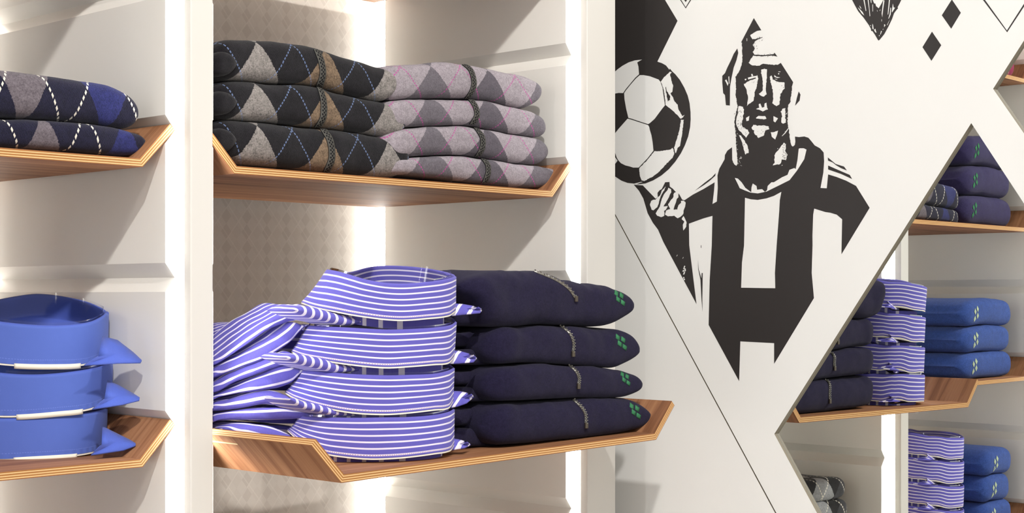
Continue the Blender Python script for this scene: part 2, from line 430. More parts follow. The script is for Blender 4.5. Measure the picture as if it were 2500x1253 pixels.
# ------------------------------------------------------------------ folded knitwear
def spx(v, p):  # signed power
    return math.copysign(abs(v) ** p, v)
def slab(name, top, bot, yf, depth, mat, parent=None, world=False, rnd=(True, True), cr=.028, fold=.46, wob=.0012, seed=0, n=96,
         loc=None, pexp=2.9, uvflip=False, yslope=0.0, ysl=None, gap=.0004, nc=26):
    """rounded folded slab whose upper and lower outline run along x at the fold y=yf (plan units)"""
    if not world and ysl:
        def conv(u, v):
            k = (u - CX) / F; t = (SN + CN * k) / (CN - SN * k)
            (xa, ya), (xb, yb_) = ysl; m_ = (yb_ - ya) / (xb - xa)
            x = t * (ya - m_ * xa) / (1 - m_ * t); return x, (V0 - v) / F * (x * SN + (x / t) * CN)
        top = [conv(u, v) for u, v in top]; bot = [conv(u, v) for u, v in bot]
        yslope = (ysl[1][1] - ysl[0][1]) / (ysl[1][0] - ysl[0][0])
        yf = ysl[0][1] + yslope * (max(top[0][0], bot[0][0]) - ysl[0][0]) - .008
    elif not world:
        top = [onY(u, v, yf + .008) for u, v in top]; bot = [onY(u, v, yf + .008) for u, v in bot]
    x0, x1 = max(top[0][0], bot[0][0]), min(top[-1][0], bot[-1][0])
    verts, uvs, faces = [], [], []
    hm = max((smooth_interp(top, x0 + (x1 - x0) * k / 10) - smooth_interp(bot, x0 + (x1 - x0) * k / 10)) for k in range(2, 9))
    er = hm * .55
    rings = []
    for i in range(n + 1):
        c = (1 - math.cos(math.pi * i / n)) / 2; s = .35 * i / n + .65 * c
        x = x0 + (x1 - x0) * s
        zt, zb = smooth_interp(top, x), smooth_interp(bot, x)
        zt -= gap; zb += gap
        dl, dr = x - x0, x1 - x
        k = 1.0; yy = 0
        if rnd[0] and dl < er: q = 1 - dl / er; k = min(k, math.sqrt(max(1 - q * q, 0)))
        if rnd[1] and dr < er: q = 1 - dr / er; k = min(k, math.sqrt(max(1 - q * q, 0)))
        for dd, c_ in ((dl, cr), (dr, cr if rnd[1] else min(cr, .009))):
            if dd < c_: q = 1 - dd / c_; yy += c_ * .8 * (1 - math.sqrt(max(1 - q * q, 0)))
        mid = (zt + zb) / 2
        h = max((zt - zb) * max(k, .03), .0004)
        r = fold * hm * max(k, .15)
        y0 = yf + yy + yslope * (x - x0)
        ring = []; arc = 0; prev = None
        ybk = yf + yslope * (x - x0) + depth - yy * .6
        NB = 10
        sec = []
        for j in range(NB): sec.append((ybk - (ybk - (y0 + r)) * j / NB, mid - h / 2))
        for j in range(nc + 1):
            a = -math.pi / 2 + math.pi * j / nc
            sec.append((y0 + r - r * spx(math.cos(a), 2 / pexp), mid + h / 2 * spx(math.sin(a), 2 / pexp)))
        for j in range(1, NB + 1): sec.append(((y0 + r) + (ybk - (y0 + r)) * j / NB, mid + h / 2))
        rb = min(h * .45, .01)
        for j in range(1, 8):
            a = math.pi / 2 - math.pi * j / 8
            sec.append((ybk + rb * math.cos(a), mid + h / 2 * math.sin(a)))
        for (y, z) in sec:
            p = wp(x, y, z)
            w = noise.noise(Vector((p.x * 22, p.y * 22 + seed * 3.1, p.z * 26 + seed * 7.7)))
            w2 = noise.noise(Vector((p.x * 60 + seed, p.y * 60, p.z * 70)))
            dirv = Vector((0, -1 if y < y0 + r else 0, 1 if z > mid else -.2))
            p = p + dirv * (w * wob + w2 * wob * .35) * D * (1 if k > .3 else k / .3)
            if prev is not None: arc += math.hypot(y - prev[0], z - prev[1]) * D
            prev = (y, z)
            verts.append(p); ring.append(arc)
        a0 = ring[NB]
        for a in ring: uvs.append((x * D, a - a0) if not uvflip else (a - a0, x * D))
        rings.append(len(sec))
    m = rings[0]
    for i in range(n):
        for j in range(m):
            a, b = i * m + j, i * m + (j + 1) % m
            if j == m - 1: continue
            faces.append((a, a + m, b + m, b))
        faces.append((i * m + m - 1, (i + 1) * m + m - 1, (i + 1) * m, i * m))
    faces.append(tuple(range(m))); faces.append(tuple(reversed(range(n * m, n * m + m))))
    o = fix(mesh(name, verts, faces, mat, parent, True, uvs, loc=loc))
    return o, BVHTree.FromPolygons([v[:] for v in verts], faces)

def hit(bvh, u, v):
    loc, nrm, i, d = bvh.ray_cast(CAM, ray(u, v))
    if loc is None: return None
    dr = ray(u, v)
    if nrm.dot(dr) > 0: nrm = -nrm
    return loc, nrm
def ribbon(name, bvh, path, hw, mat, parent, lift=.0008, thick=.0012, n=26, taper=False, uvlen=True):
    """narrow band lying on a surface along a path"""
    pts = []
    tot = len(path) - 1
    for i in range(n + 1):
        s = i / n * tot; k = min(int(s), tot - 1); f = s - k
        u = path[k][0] + (path[k + 1][0] - path[k][0]) * f; v = path[k][1] + (path[k + 1][1] - path[k][1]) * f
        if tot >= 2:
            pl1 = [(q, p[0]) for q, p in enumerate(path)]; pl2 = [(q, p[1]) for q, p in enumerate(path)]
            u, v = smooth_interp(pl1, s), smooth_interp(pl2, s)
        h = hit(bvh, u, v)
        if h: pts.append(h)
    if len(pts) < 3: return None
    verts, faces, uvs = [], [], []; L = 0
    for i, (p, nr) in enumerate(pts):
        a = pts[max(i - 1, 0)][0]; b = pts[min(i + 1, len(pts) - 1)][0]
        t = (b - a).normalized(); sd = t.cross(nr).normalized()
        if i: L += (p - pts[i - 1][0]).length
        w = hw * (1 if not taper else max(.15, math.sin(math.pi * (i + .5) / len(pts)) ** .5))
        for c, hgt in ((-1, -.3), (-1, .6), (0, 1), (1, .6), (1, -.3)):
            verts.append(p + sd * w * c + nr * (lift + thick * hgt)); uvs.append((L, c * hw))
    for i in range(len(pts) - 1):
        for j in range(4):
            a = i * 5 + j; faces.append((a, a + 1, a + 6, a + 5))
    return fix(mesh(name, verts, faces, mat, parent, True, uvs))
def patch(name, bvh, polys, mat, parent, lift=.0007):
    """small flat embroidered shapes laid on a surface, one mesh"""
    verts, faces = [], []
    for poly in polys:
        hs = [hit(bvh, u, v) for u, v in poly]
        if any(h is None for h in hs): continue
        cu = sum(p[0] for p in poly) / len(poly); cv = sum(p[1] for p in poly) / len(poly)
        hc = hit(bvh, cu, cv)
        if hc is None: continue
        b = len(verts); verts.append(hc[0] + hc[1] * lift * 1.6)
        for p, nr in hs: verts.append(p + nr * lift)
        for p, nr in hs: verts.append(p - nr * .0004)
        k = len(poly)
        for i in range(k):
            j = (i + 1) % k
            faces.append((b, b + 1 + i, b + 1 + j)); faces.append((b + 1 + i, b + 1 + k + i, b + 1 + k + j, b + 1 + j))
    if not faces: return None
    return fix(mesh(name, verts, faces, mat, parent, True))

def m_placket(name, dk, lt):
    t = NT(name); U, V = t.uv()
    a = ((U + V) / .0042).frac(); b = ((U - V) / .0042).frac()
    x = (a - .5).abs().lt(.13).max((b - .5).abs().lt(.13))
    inner = V.abs().lt(.0032); edge = (V.abs() - .0038).abs().lt(.0006)
    c = t.mix((x * inner).max(edge) * .8, dk, lt)
    t.bump(x, .5, .001); return t.out(c, .9, .1)
def knit_item(label, group, top, bot, yf, depth, mat, name='folded_sweater', cat='sweater', sleeve=None, sleeve_mat=None, seed=0, **kw):
    x0 = onY(*top[0], yf)[0] if not kw.get('world') else top[0][0]; x1 = onY(*top[-1], yf)[0] if not kw.get('world') else top[-1][0]
    zb = min((onY(u, v, yf)[1] for u, v in bot)) if not kw.get('world') else min(b[1] for b in bot)
    e = empty(name, wp((x0 + x1) / 2, yf + depth / 2, zb)); tag(e, label, cat, group)
    o, bvh = slab('knit_body', top, bot, yf, depth, mat, e, seed=seed, **kw)
    if sleeve:
        st, sb, sy = sleeve
        so, _ = slab('folded_sleeve', st, sb, sy, depth * .8, sleeve_mat or mat, e, seed=seed + 5, n=40, cr=.01)
    return e, bvh

# --- grey argyle zip sweaters (upper middle shelf, left stack)
blk = srgb(24, 22, 26); gry = srgb(132, 126, 122); brn = srgb(118, 99, 80); ltb = srgb(128, 150, 196)
xg = onY(792, 300, 1.04)[0] * D
M['arg_grey'] = m_argyle('charcoal_argyle_wool', blk, [brn, gry], ltb, .0955, .135, xg, -.010, (.52, .55), lw=.0007, dash=.0030, shift=0)
M['arg_black'] = m_wool('black_wool', blk, .4, .15)
M['plk'] = m_placket('ribbed_zip_placket', srgb(30, 29, 31), srgb(96, 94, 88))
G12 = [(505, 198), (592, 198), (665, 203), (720, 205), (775, 212), (830, 227), (885, 240), (933, 248)]
G23 = [(505, 290), (592, 295), (665, 299), (720, 306), (812, 315), (885, 326), (940, 334)]
g1t = [(505, 104), (555, 97), (595, 95), (647, 99), (720, 106), (757, 113), (812, 130), (867, 146), (911, 158), (940, 167), (960, 180), (967, 200)]
g1b = G12 + [(955, 232), (967, 205)]
g2t = G12 + [(955, 256), (975, 272), (985, 295)]
g2b = G23 + [(962, 334), (980, 318), (985, 300)]
g3t = G23 + [(965, 341), (983, 358), (990, 380), (993, 397)]
g3b = [(505, 392), (566, 391), (577, 399), (647, 405), (720, 412), (794, 421), (867, 428), (940, 433), (975, 428), (993, 402)]
gy = 1.036
for k, (t_, b_, lab, zp) in enumerate((
        (g1t, g1b, 'top sweater of the three-high grey, brown and black argyle stack', [(772, 124), (783, 150), (787, 180), (779, 211)]),
        (g2t, g2b, 'middle sweater of the three-high grey, brown and black argyle stack', [(781, 218), (789, 250), (788, 285), (776, 308)]),
        (g3t, g3b, 'bottom grey and brown argyle sweater of its stack, resting on the shelf', [(789, 318), (805, 345), (809, 385), (797, 418)]))):
    zoff = t_[0][1]
    st = [(505, t_[0][1] + 26), (540, t_[0][1] + 24), (562, t_[0][1] + 34), (574, t_[0][1] + 52)]
    sb = [(505, t_[0][1] + 82), (540, t_[0][1] + 84), (562, t_[0][1] + 74), (574, t_[0][1] + 54)]
    e, bvh = knit_item(lab, 'argyle zip sweaters on the middle shelf', t_, b_, gy, .235, M['arg_grey'], seed=k + 1, rnd=(True, False),
                       sleeve=(st, sb, gy - .004), sleeve_mat=M['arg_black'], cr=.02)
    ribbon('zip_placket', bvh, zp, .0045, M['plk'], e, n=30)

# --- lilac-grey argyle zip sweaters (right stack)
lil = srgb(150, 141, 147); dgr = srgb(88, 82, 90); mgr = srgb(100, 94, 101); pnk = srgb(176, 66, 142)
xl_ = onY(1178, 300, 1.045)[0] * D
M['arg_lilac'] = m_argyle('lilac_argyle_wool', lil, [dgr, mgr], pnk, .100, .112, xl_, -.002, (.30, .8), lw=.0008, dash=.0032, shift=0)
M['dgrwool'] = m_wool('dark_grey_wool', srgb(62, 58, 64), .3, .2)
L12 = [(925, 248), (985, 244), (1034, 242), (1118, 241), (1185, 247), (1235, 259), (1270, 266)]
L23 = [(925, 318), (984, 313), (1068, 308), (1135, 307), (1185, 316), (1235, 326), (1302, 336)]
L34 = [(925, 390), (994, 385), (1051, 381), (1118, 380), (1185, 388), (1235, 397), (1290, 403)]
l1t = [(925, 160), (967, 157), (1017, 155), (1068, 150), (1111, 152), (1168, 162), (1235, 175), (1292, 189), (1311, 203), (1317, 222)]
l1b = L12 + [(1290, 262), (1310, 246), (1317, 226)]
l2t = L12 + [(1298, 273), (1318, 288), (1325, 305), (1326, 314)]
l2b = L23 + [(1318, 333), (1326, 318)]
l3t = L23 + [(1318, 341), (1331, 358), (1333, 368)]
l3b = L34 + [(1312, 401), (1328, 388), (1333, 372)]
l4t = L34 + [(1330, 407), (1353, 413), (1364, 424), (1367, 430)]
l4b = [(925, 425), (994, 429), (1068, 436), (1168, 449), (1269, 459), (1330, 457), (1355, 448), (1367, 434)]
for k, (t_, b_, lab, zp) in enumerate((
        (l1t, l1b, 'top sweater of the four-high lilac and grey argyle stack', [(1128, 156), (1148, 172), (1156, 200), (1152, 220), (1141, 238)]),
        (l2t, l2b, 'second lilac argyle sweater from the top of its stack', [(1150, 246), (1160, 262), (1163, 282), (1152, 302)]),
        (l3t, l3b, 'third lilac argyle sweater from the top of its stack', [(1162, 315), (1176, 335), (1177, 358), (1166, 380)]),
        (l4t, l4b, 'bottom lilac argyle sweater, its end lying on the slanted shelf side', [(1181, 391), (1190, 405), (1190, 425), (1182, 444)]))):
    e, bvh = knit_item(lab, 'argyle zip sweaters on the middle shelf', t_, b_, 1.034, .235, M['arg_lilac'], seed=k + 11, rnd=(True, False))
    ribbon('zip_placket', bvh, zp, .0045, M['plk'], e, n=30)

# --- navy argyle sweaters, left edge
nvy = srgb(28, 27, 48); nbl = srgb(40, 44, 96); wht = srgb(226, 220, 206); ngy = srgb(104, 96, 102)
xa_ = onY(45, 230, 1.045)[0] * D
M['arg_navy'] = m_argyle('navy_argyle_wool', nvy, [ngy, nbl], wht, .0880, .190, xa_, .096, (.4, .95), lw=.0008, dash=.0032)
M['arg_navy2'] = m_argyle('navy_argyle_wool_lower', nvy, [ngy, nbl], wht, .0880, .190, xa_ + .020, -.048, (.4, .95), lw=.0008, dash=.0032)
A12 = [(-318, 275), (-150, 282), (0, 289), (128, 296), (230, 306), (285, 315)]
a1t = [(-318, 160), (-150, 160), (0, 167), (92, 181), (184, 193), (255, 204), (300, 226), (322, 245), (331, 268), (332, 285)]
a1b = A12 + [(310, 314), (325, 305), (332, 290)]
a2t = A12 + [(310, 322), (337, 330), (350, 342), (353, 350)]
a2b = [(-318, 355), (-150, 352), (0, 361), (153, 370), (255, 378), (310, 381), (340, 374), (353, 354)]
for k, (t_, b_, lab) in enumerate(((a1t, a1b, 'upper navy argyle sweater with white dashed lines at the left edge'),
                                   (a2t, a2b, 'lower navy argyle sweater with white dashed lines, lying on its shelf'))):
    knit_item(lab, 'navy argyle sweaters', t_, b_, 1.034, .235, (M['arg_navy'], M['arg_navy2'])[k], seed=k + 21, rnd=(True, False))

# --- navy zip sweaters with green emblem
M['navy'] = m_wool('navy_wool', srgb(33, 29, 52), .22, .06)
M['navy2'] = m_wool('indigo_wool', srgb(52, 46, 82), .2, .1)
M['green'] = m_wool('green_embroidery', srgb(62, 122, 84), .3, 0)
M['palegreen'] = m_wool('pale_embroidery', srgb(176, 190, 160), .2, 0)
M['blue_wool'] = m_wool('blue_wool', srgb(54, 78, 142), .25, .1)
N12 = [(1130, 806), (1206, 799), (1332, 794), (1420, 798), (1480, 799)]
N23 = [(1130, 899), (1200, 895), (1302, 888), (1408, 893), (1495, 900)]
N34 = [(1130, 986), (1206, 984), (1383, 974), (1510, 973)]
n1t = [(1130, 664), (1220, 660), (1280, 661), (1320, 664), (1377, 678), (1428, 690), (1464, 694), (1507, 702), (1528, 714), (1541, 738)]
n1b = N12 + [(1512, 787), (1533, 768), (1541, 746)]
n2t = N12 + [(1512, 803), (1536, 818), (1549, 838), (1553, 856)]
n2b = N23 + [(1515, 895), (1537, 882), (1550, 868), (1553, 860)]
n3t = N23 + [(1525, 905), (1548, 917), (1559, 932), (1561, 938)]
n3b = N34 + [(1535, 968), (1552, 957), (1561, 942)]
n4t = N34 + [(1540, 978), (1562, 990), (1577, 1005), (1580, 1017)]
n4b = [(1130, 1090), (1206, 1095), (1282, 1085), (1433, 1070), (1534, 1055), (1560, 1046), (1574, 1036), (1580, 1021)]
def emblem(cx, cy, s=1.0, sk=.55, w=6.4, h=14.0):
    """argyle mark: four tilted diamonds, as in the photo"""
    out = []
    for dx, dy in ((-8, -10), (3, -5), (-4, 3), (6, 10)):
        x, y = cx + dx * s, cy + dy * s
        out.append([(x - w * s * .2 - w * s * .3, y - h * s * .5), (x + w * s * .75, y - h * s * .1), (x + w * s * .5, y + h * s * .5), (x - w * s * .6, y + h * s * .1)])
    return out
for k, (t_, b_, lab, zp, em) in enumerate((
        (n1t, n1b, 'top navy zip sweater with green emblem, beside the striped shirts', [(1305, 664), (1342, 678), (1366, 690), (1388, 706), (1404, 728)], (1513, 728, 1.15)),
        (n2t, n2b, 'second navy zip sweater from the top of its four-high stack', [(1366, 796), (1390, 815), (1399, 838), (1397, 862)], (1517, 836, 1.2)),
        (n3t, n3b, 'third navy zip sweater from the top of its four-high stack', [(1388, 893), (1405, 908), (1412, 924), (1410, 941)], (1527, 925, 1.05)),
        (n4t, n4b, 'bottom navy zip sweater with green emblem, lying on the jutting shelf', [(1400, 978), (1418, 995), (1428, 1013), (1429, 1037)], (1551, 1004, 1.2)))):
    x0 = onY(1300, 800, .905)[0]
    tl = interp(t_, 1195); bl = interp(b_, 1195); hh = bl - tl
    tb = [(1196, tl + 3)] + [p for p in t_ if p[0] > 1215]; bb = [(1196, bl - 1)] + [p for p in b_ if p[0] > 1215]
    if k == 0: tb = [(1140, 668), (1180, 662)] + [p for p in t_ if p[0] > 1190]; bb = [(1140, 730), (1170, 745), (1196, 796)] + [p for p in b_ if p[0] > 1215]
    st = [(1090, tl + hh * .12), (1150, tl + hh * .10), (1215, tl + hh * .10)]; sb = [(1090, tl + hh * .52), (1150, tl + hh * .50), (1215, tl + hh * .55)]
    e, bvh = knit_item(lab, 'navy zip sweaters with green emblem', tb, bb, .902, .215, M['navy'], seed=k + 31, cr=.03, rnd=(True, False),
                       sleeve=(st, sb, .936), wob=.0022)
    st2 = [(1096, tl + hh * .56), (1150, tl + hh * .54), (1215, tl + hh * .56)]; sb2 = [(1096, bl - 4), (1150, bl - 3), (1215, bl - 4)]
    slab('folded_sleeve', st2, sb2, .930, .17, M['navy'], e, seed=k + 44, n=30, cr=.012)
    zr = ribbon('zip', bvh, zp, .0015, M['metal'], e, lift=.0006, thick=.0012, n=30)
    # teeth: little paired blocks along the zip
    vts, fcs = [], []
    NTH = 22
    for q in range(NTH):
        s = q / (NTH - 1) * (len(zp) - 1); u = smooth_interp([(a, p[0]) for a, p in enumerate(zp)], s); v = smooth_interp([(a, p[1]) for a, p in enumerate(zp)], s)
        u2 = smooth_interp([(a, p[0]) for a, p in enumerate(zp)], s + .05); v2 = smooth_interp([(a, p[1]) for a, p in enumerate(zp)], s + .05)
        h1, h2 = hit(bvh, u, v), hit(bvh, u2, v2)
        if not h1 or not h2 or (h2[0] - h1[0]).length < 1e-5: continue
        t = (h2[0] - h1[0]).normalized(); sd = t.cross(h1[1]).normalized(); c = h1[0] + h1[1] * .0022 + sd * (.0009 if q % 2 else -.0009)
        b0 = len(vts)
        for a in (-1, 1):
            for b in (-1, 1):
                for cc in (-1, 1): vts.append(c + t * a * .0006 + sd * b * .0009 + h1[1] * cc * .0007)
        fcs += [tuple(b0 + i for i in f) for f in ((0, 1, 3, 2), (4, 6, 7, 5), (0, 4, 5, 1), (2, 3, 7, 6), (0, 2, 6, 4), (1, 5, 7, 3))]
    if vts: fix(mesh('zip_teeth', vts, fcs, M['metal'], zr or e))
    hp = hit(bvh, *zp[-1])
    if hp:
        c = hp[0] + hp[1] * .0018
        box('zip_pull', (c.x - .0024, c.y - .0012, c.z - .0042), (c.x + .0024, c.y + .0012, c.z + .0025), M['bronze'], e, .0006)
    patch('emblem', bvh, emblem(*em), M['green'], e)

# --- knitwear known from the mirror (left bay, lower bay)
def plain_stack(n, xa, xb, z0, h, y, mat, labels, group, em=None, skew=.012, name='folded_sweater'):
    for k in range(n):
        za, zb_ = z0 + h * k, z0 + h * (k + 1)
        xo = xa + skew * (k % 2) * .5; xe = xb - .004 * k
        top = [(xo, zb_ - h * .25), (xo + (xe - xo) * .12, zb_), (xo + (xe - xo) * .6, zb_ + h * .03 * (k + 1)), (xe - .01, zb_ - h * .1), (xe, zb_ - h * .45)]
        bot = [(xo, za + h * .25), (xo + (xe - xo) * .12, za), (xo + (xe - xo) * .6, za + h * .03 * k), (xe - .01, za + h * .05), (xe, za + h * .45)]
        e, bvh = knit_item(labels[k], group, top, bot, y, .22, mat, seed=50 + k + int(xa * 40), world=True, n=60)
        if em:
            # emblem near the right-hand end of the fold, facing forward
            c = wp(xe - .035, y, (za + zb_) / 2)
            vts, fcs = [], []
            for dx, dz in ((-.006, .009), (.005, .004), (-.005, -.004), (.006, -.010)):
                b0 = len(vts)
                for a, b in ((0, .0065), (.0048, 0), (0, -.0065), (-.0048, 0)):
                    o_ = Vector((c.x + dx + a, c.y - .3, c.z + dz + b)); hh = bvh.ray_cast(o_, Vector((0, 1, 0)))
                    p = (hh[0] if hh[0] is not None else Vector((o_.x, c.y, o_.z))); vts.append(p + Vector((0, -.0009, 0)))
                fcs.append((b0, b0 + 1, b0 + 2, b0 + 3))
            mesh('emblem', vts, fcs, em, e)
ztop = lambda k: g(k) - SB + TH + .0005
plain_stack(3, .268, .452, ztop(1), .046, 1.04, M['navy2'],
            ['top indigo sweater in the mirror, above the mirrored argyle pair', 'middle indigo sweater in the mirror with green emblem', 'bottom indigo sweater in the mirror, on the mirrored shelf'],
            'indigo sweaters seen in the mirror', M['green'])
plain_stack(3, .268, .452, ztop(-1), .0405, 1.04, M['blue_wool'],
            ['bottom blue sweater of the mirrored stack beside the blue shirts', 'middle blue sweater of the mirrored stack beside the blue shirts', 'top blue sweater of the mirrored stack beside the blue shirts'],
            'blue sweaters seen in the mirror', M['palegreen'])
plain_stack(3, .268, .385, ztop(-3), .041, 1.04, M['blue_wool'],
            ['lowest blue sweater on the lowest mirrored shelf', 'middle blue sweater on the lowest mirrored shelf', 'topmost blue sweater at the bottom right of the mirror'],
            'blue sweaters on the lowest mirrored shelf', M['palegreen'])
M['pink'] = m_argyle('pink_argyle_wool', srgb(150, 44, 84), [srgb(168, 60, 98)], srgb(214, 130, 160), .06, .09, .34, .0, (.25, .9))
plain_stack(1, .256, .42, ztop(3), .052, 1.04, M['pink'], ['pink sweater with pale lines in the mirror at the upper right'], None)
bk2 = srgb(26, 26, 28)
M['arg_bw'] = m_argyle('black_white_argyle_wool', bk2, [srgb(60, 60, 64), srgb(150, 152, 154)], wht, .075, .10, .98, .02, (.35, .95), lw=.0011)
plain_stack(4, .764, .985, ztop(-3), .030, 1.05, M['arg_bw'],
            ['bottom black argyle sweater of the stack on the shelf below', 'second black argyle sweater of the stack on the shelf below', 'third black argyle sweater of the stack on the shelf below', 'black and grey argyle sweater with white lines at the bottom of the mirror'],
            'black argyle sweaters on the shelf below')

# ------------------------------------------------------------------ shirts
sb_ = srgb(92, 86, 172); sw = srgb(226, 220, 236)
M['band'] = m_stripes('striped_collar_cloth', sb_, sw, period=1 / 6.0, width=.27, off=.55, stitch=(.925, .945, srgb(160, 100, 130)))
M['stripe'] = m_stripes('striped_shirt_cloth', sb_, sw, period=.0125, width=.26)
M['stripex'] = m_stripes('striped_shirt_cloth_across', sb_, sw, period=.0072, width=.34, vert=True)
M['bluec'] = m_cotton('blue_collar_cloth', srgb(82, 104, 184), (.86, .875, srgb(120, 140, 220)))
M['blueb'] = m_cotton('blue_shirt_cloth', srgb(74, 94, 180))
def collar_ring(parent, top, back, bot, dc, b, mat, inmat, hin=None, nth=112, nt=14, thick=.0028):
    """standing collar: top/back/bot are the rims; dc centre depth, b half depth (plan units)"""
    uLt, uRt, uLb, uRb = top[0][0], top[-1][0], bot[0][0], bot[-1][0]
    th = thick / D
    def pos(th_, t, inner=0):
        s = math.sin(th_); c = math.cos(th_)
        uL = uLt + (uLb - uLt) * t; uR = uRt + (uRb - uRt) * t
        a = (uR - uL) / 2 / F * dc - inner; rc = ((uL + uR) / 2 - CX) / F * dc
        r = rc + a * spx(c, .9); d = dc - (b - inner) * spx(s, .9)
        df = dc - b * abs(spx(s, .9))
        u = CX + F * r / df
        zt = (V0 - smooth_interp(top, u)) / F * df; zb = (V0 - smooth_interp(bot, u)) / F * df
        if s < 0:
            ub = CX + F * r / d; w = min(1, abs(s) / .25); w = w * w * (3 - 2 * w)
            ztb = (V0 - smooth_interp(back, ub)) / F * d
            hgt = zt - zb; zt = zt + (ztb - zt) * w; zb = zt - hgt
        z = zt + (zb - zt) * t
        x, y = rd(r, d); return x, y, z
    V, U, Fc = [], [], []
    rows = []
    seq = [(0, t / nt) for t in range(nt, -1, -1)] + [(th * .5, -.012), (th, 0)] + [(th, t / nt) for t in range(1, nt + 1)]
    L = 2 * math.pi * b * D * 1.2
    for inner, t in seq:
        row = []
        for k in range(nth):
            a = 2 * math.pi * k / nth; x, y, z = pos(a, max(t, 0), inner)
            if t < 0: z += .0012
            row.append(len(V)); V.append(wp(x, y, z)); U.append((k / nth * L, t))
        rows.append(row)
    for q in range(len(rows) - 1):
        for k in range(nth):
            k2 = (k + 1) % nth
            Fc.append((rows[q][k], rows[q][k2], rows[q + 1][k2], rows[q + 1][k]))
    mi = [0] * (nt * nth) + [1] * (len(Fc) - nt * nth)
    o = fix(mesh('collar', V, Fc, [mat, inmat], parent, True, U, mi))
    # clear strip standing inside
    Vp, Fp = [], []
    for lv, zz in ((0, .55), (1, -.10)):
        for k in range(nth):
            a = 2 * math.pi * k / nth; x, y, z = pos(a, max(zz, 0), th * 1.9)
            if zz < 0:
                x0, y0, z0 = pos(a, 0, th * 1.9); x1, y1, z1 = pos(a, .3, th * 1.9); z = z0 - (z1 - z0) * .35
            Vp.append(wp(x, y, z))
    for k in range(nth): Fp.append((k, (k + 1) % nth, nth + (k + 1) % nth, nth + k))
    mesh('clear_collar_support', Vp, Fp, M['clear'], parent, True)
    # card edge and thin folded body under the collar
    def disc(nm, e0, z0, z1, mt, sc):
        Vd, Fd, Ud = [], [], []
        for lv in (z0, z1):
            for k in range(nth):
                a = 2 * math.pi * k / nth; x, y, z = pos(a, 1.0, e0)
                Vd.append(wp(x, y, z + lv)); Ud.append((x * D, y * D))
        for k in range(nth): Fd.append((k, (k + 1) % nth, nth + (k + 1) % nth, nth + k))
        Fd.append(tuple(range(nth))[::-1]); Fd.append(tuple(range(nth, 2 * nth)))
        return fix(mesh(nm, Vd, Fd, mt, parent, False, Ud))
    disc('collar_card', .0002, -.0002, -.0014, M['card'], 1)
    disc('folded_body', .010, -.0016, -.0085, mat if mat is M['bluec'] else M['stripe'], 1)
    if hin:
        ks = []
        for k in range(nth * 2):
            a = math.pi * k / nth; x, y, z = pos(a, 1.0, -.0004); r_ = CN * x - SN * y; d_ = SN * x + CN * y
            if a < math.pi and hin[0] < CX + F * r_ / d_ < hin[1]: ks.append((x, y, z))
        Vb = [wp(x, y, z + .0008) for x, y, z in ks] + [wp(x, y, z - .0034) for x, y, z in ks]; n_ = len(ks)
        bo = fix(mesh('paper_band', Vb, [(k, k + 1, n_ + k + 1, n_ + k) for k in range(n_ - 1)], M['card'], parent, True))
        so = bo.modifiers.new('solid', 'SOLIDIFY'); so.thickness = .0006
    return o, pos
def flap(nm, pts, yplan, mat, parent, thick=.0016, uvrot=0.0):
    """collar point: a pointed double layer of cloth; pts = (px, py, plan y)"""
    c = [wp(*(lambda q: (q[0], y, q[1]))(onY(u, v, y))) for u, v, y in pts]
    n = len(c); ctr = sum(c, Vector()) / n
    V, U, Fc = [], [], []
    up = Vector((-.25, -.5, 1)).normalized() * thick
    cr_, sr_ = math.cos(uvrot), math.sin(uvrot)
    for s in (1, -1):
        for p in c:
            V.append(p + up * s * .5); U.append(((p.x * cr_ + p.z * sr_), (-p.x * sr_ + p.z * cr_) * 1.0 + p.y * .3))
        V.append(ctr + up * s * .8); U.append((ctr.x * cr_ + ctr.z * sr_, -ctr.x * sr_ + ctr.z * cr_ + ctr.y * .3))
    for k in range(n):
        k2 = (k + 1) % n
        Fc += [(n, k, k2), (2 * n + 1, n + 1 + k2, n + 1 + k), (k, n + 1 + k, n + 1 + k2, k2)]
    o = fix(mesh(nm, V, Fc, mat, parent, True, U))
    m = o.modifiers.new('sub', 'SUBSURF'); m.levels = m.render_levels = 1; m.subdivision_type = 'SIMPLE'
    return o

striped = [
 dict(top=[(797, 661), (825, 666), (860, 676), (890, 685), (940, 694), (988, 696), (1040, 692), (1080, 687), (1103, 681), (1114, 676)],
      back=[(797, 664), (850, 668), (900, 656), (940, 652), (1000, 654), (1050, 660), (1090, 668), (1114, 676)],
      bot=[(737, 738), (770, 749), (819, 759), (860, 767), (900, 773), (940, 778), (984, 780), (1040, 776), (1096, 769), (1113, 757)]),
 dict(top=[(748, 798), (800, 801), (860, 804), (940, 808), (1000, 807), (1060, 803), (1100, 797), (1115, 787)],
      back=[(748, 790), (860, 784), (940, 780), (1000, 778), (1060, 776), (1100, 778), (1115, 787)],
      bot=[(712, 858), (740, 869), (780, 877), (860, 889), (940, 896), (1000, 893), (1060, 888), (1096, 884), (1110, 868)]),
 dict(top=[(735, 905), (780, 910), (860, 917), (940, 920), (1000, 919), (1060, 916), (1095, 908), (1110, 900)],
      back=[(735, 900), (860, 896), (940, 892), (1000, 890), (1060, 889), (1095, 893), (1110, 900)],
      bot=[(697, 958), (720, 971), (780, 991), (860, 1006), (940, 1010), (1000, 1006), (1060, 999), (1096, 994), (1107, 977)]),
 dict(top=[(730, 1018), (780, 1022), (860, 1024), (940, 1023), (1000, 1022), (1060, 1017), (1095, 1009), (1110, 1001)],
      back=[(730, 1012), (860, 1004), (940, 1002), (1000, 999), (1060, 996), (1095, 996), (1110, 1001)],
      bot=[(702, 1050), (740, 1082), (790, 1105), (840, 1114), (900, 1119), (950, 1118), (1000, 1114), (1060, 1106), (1100, 1098), (1109, 1084)])]
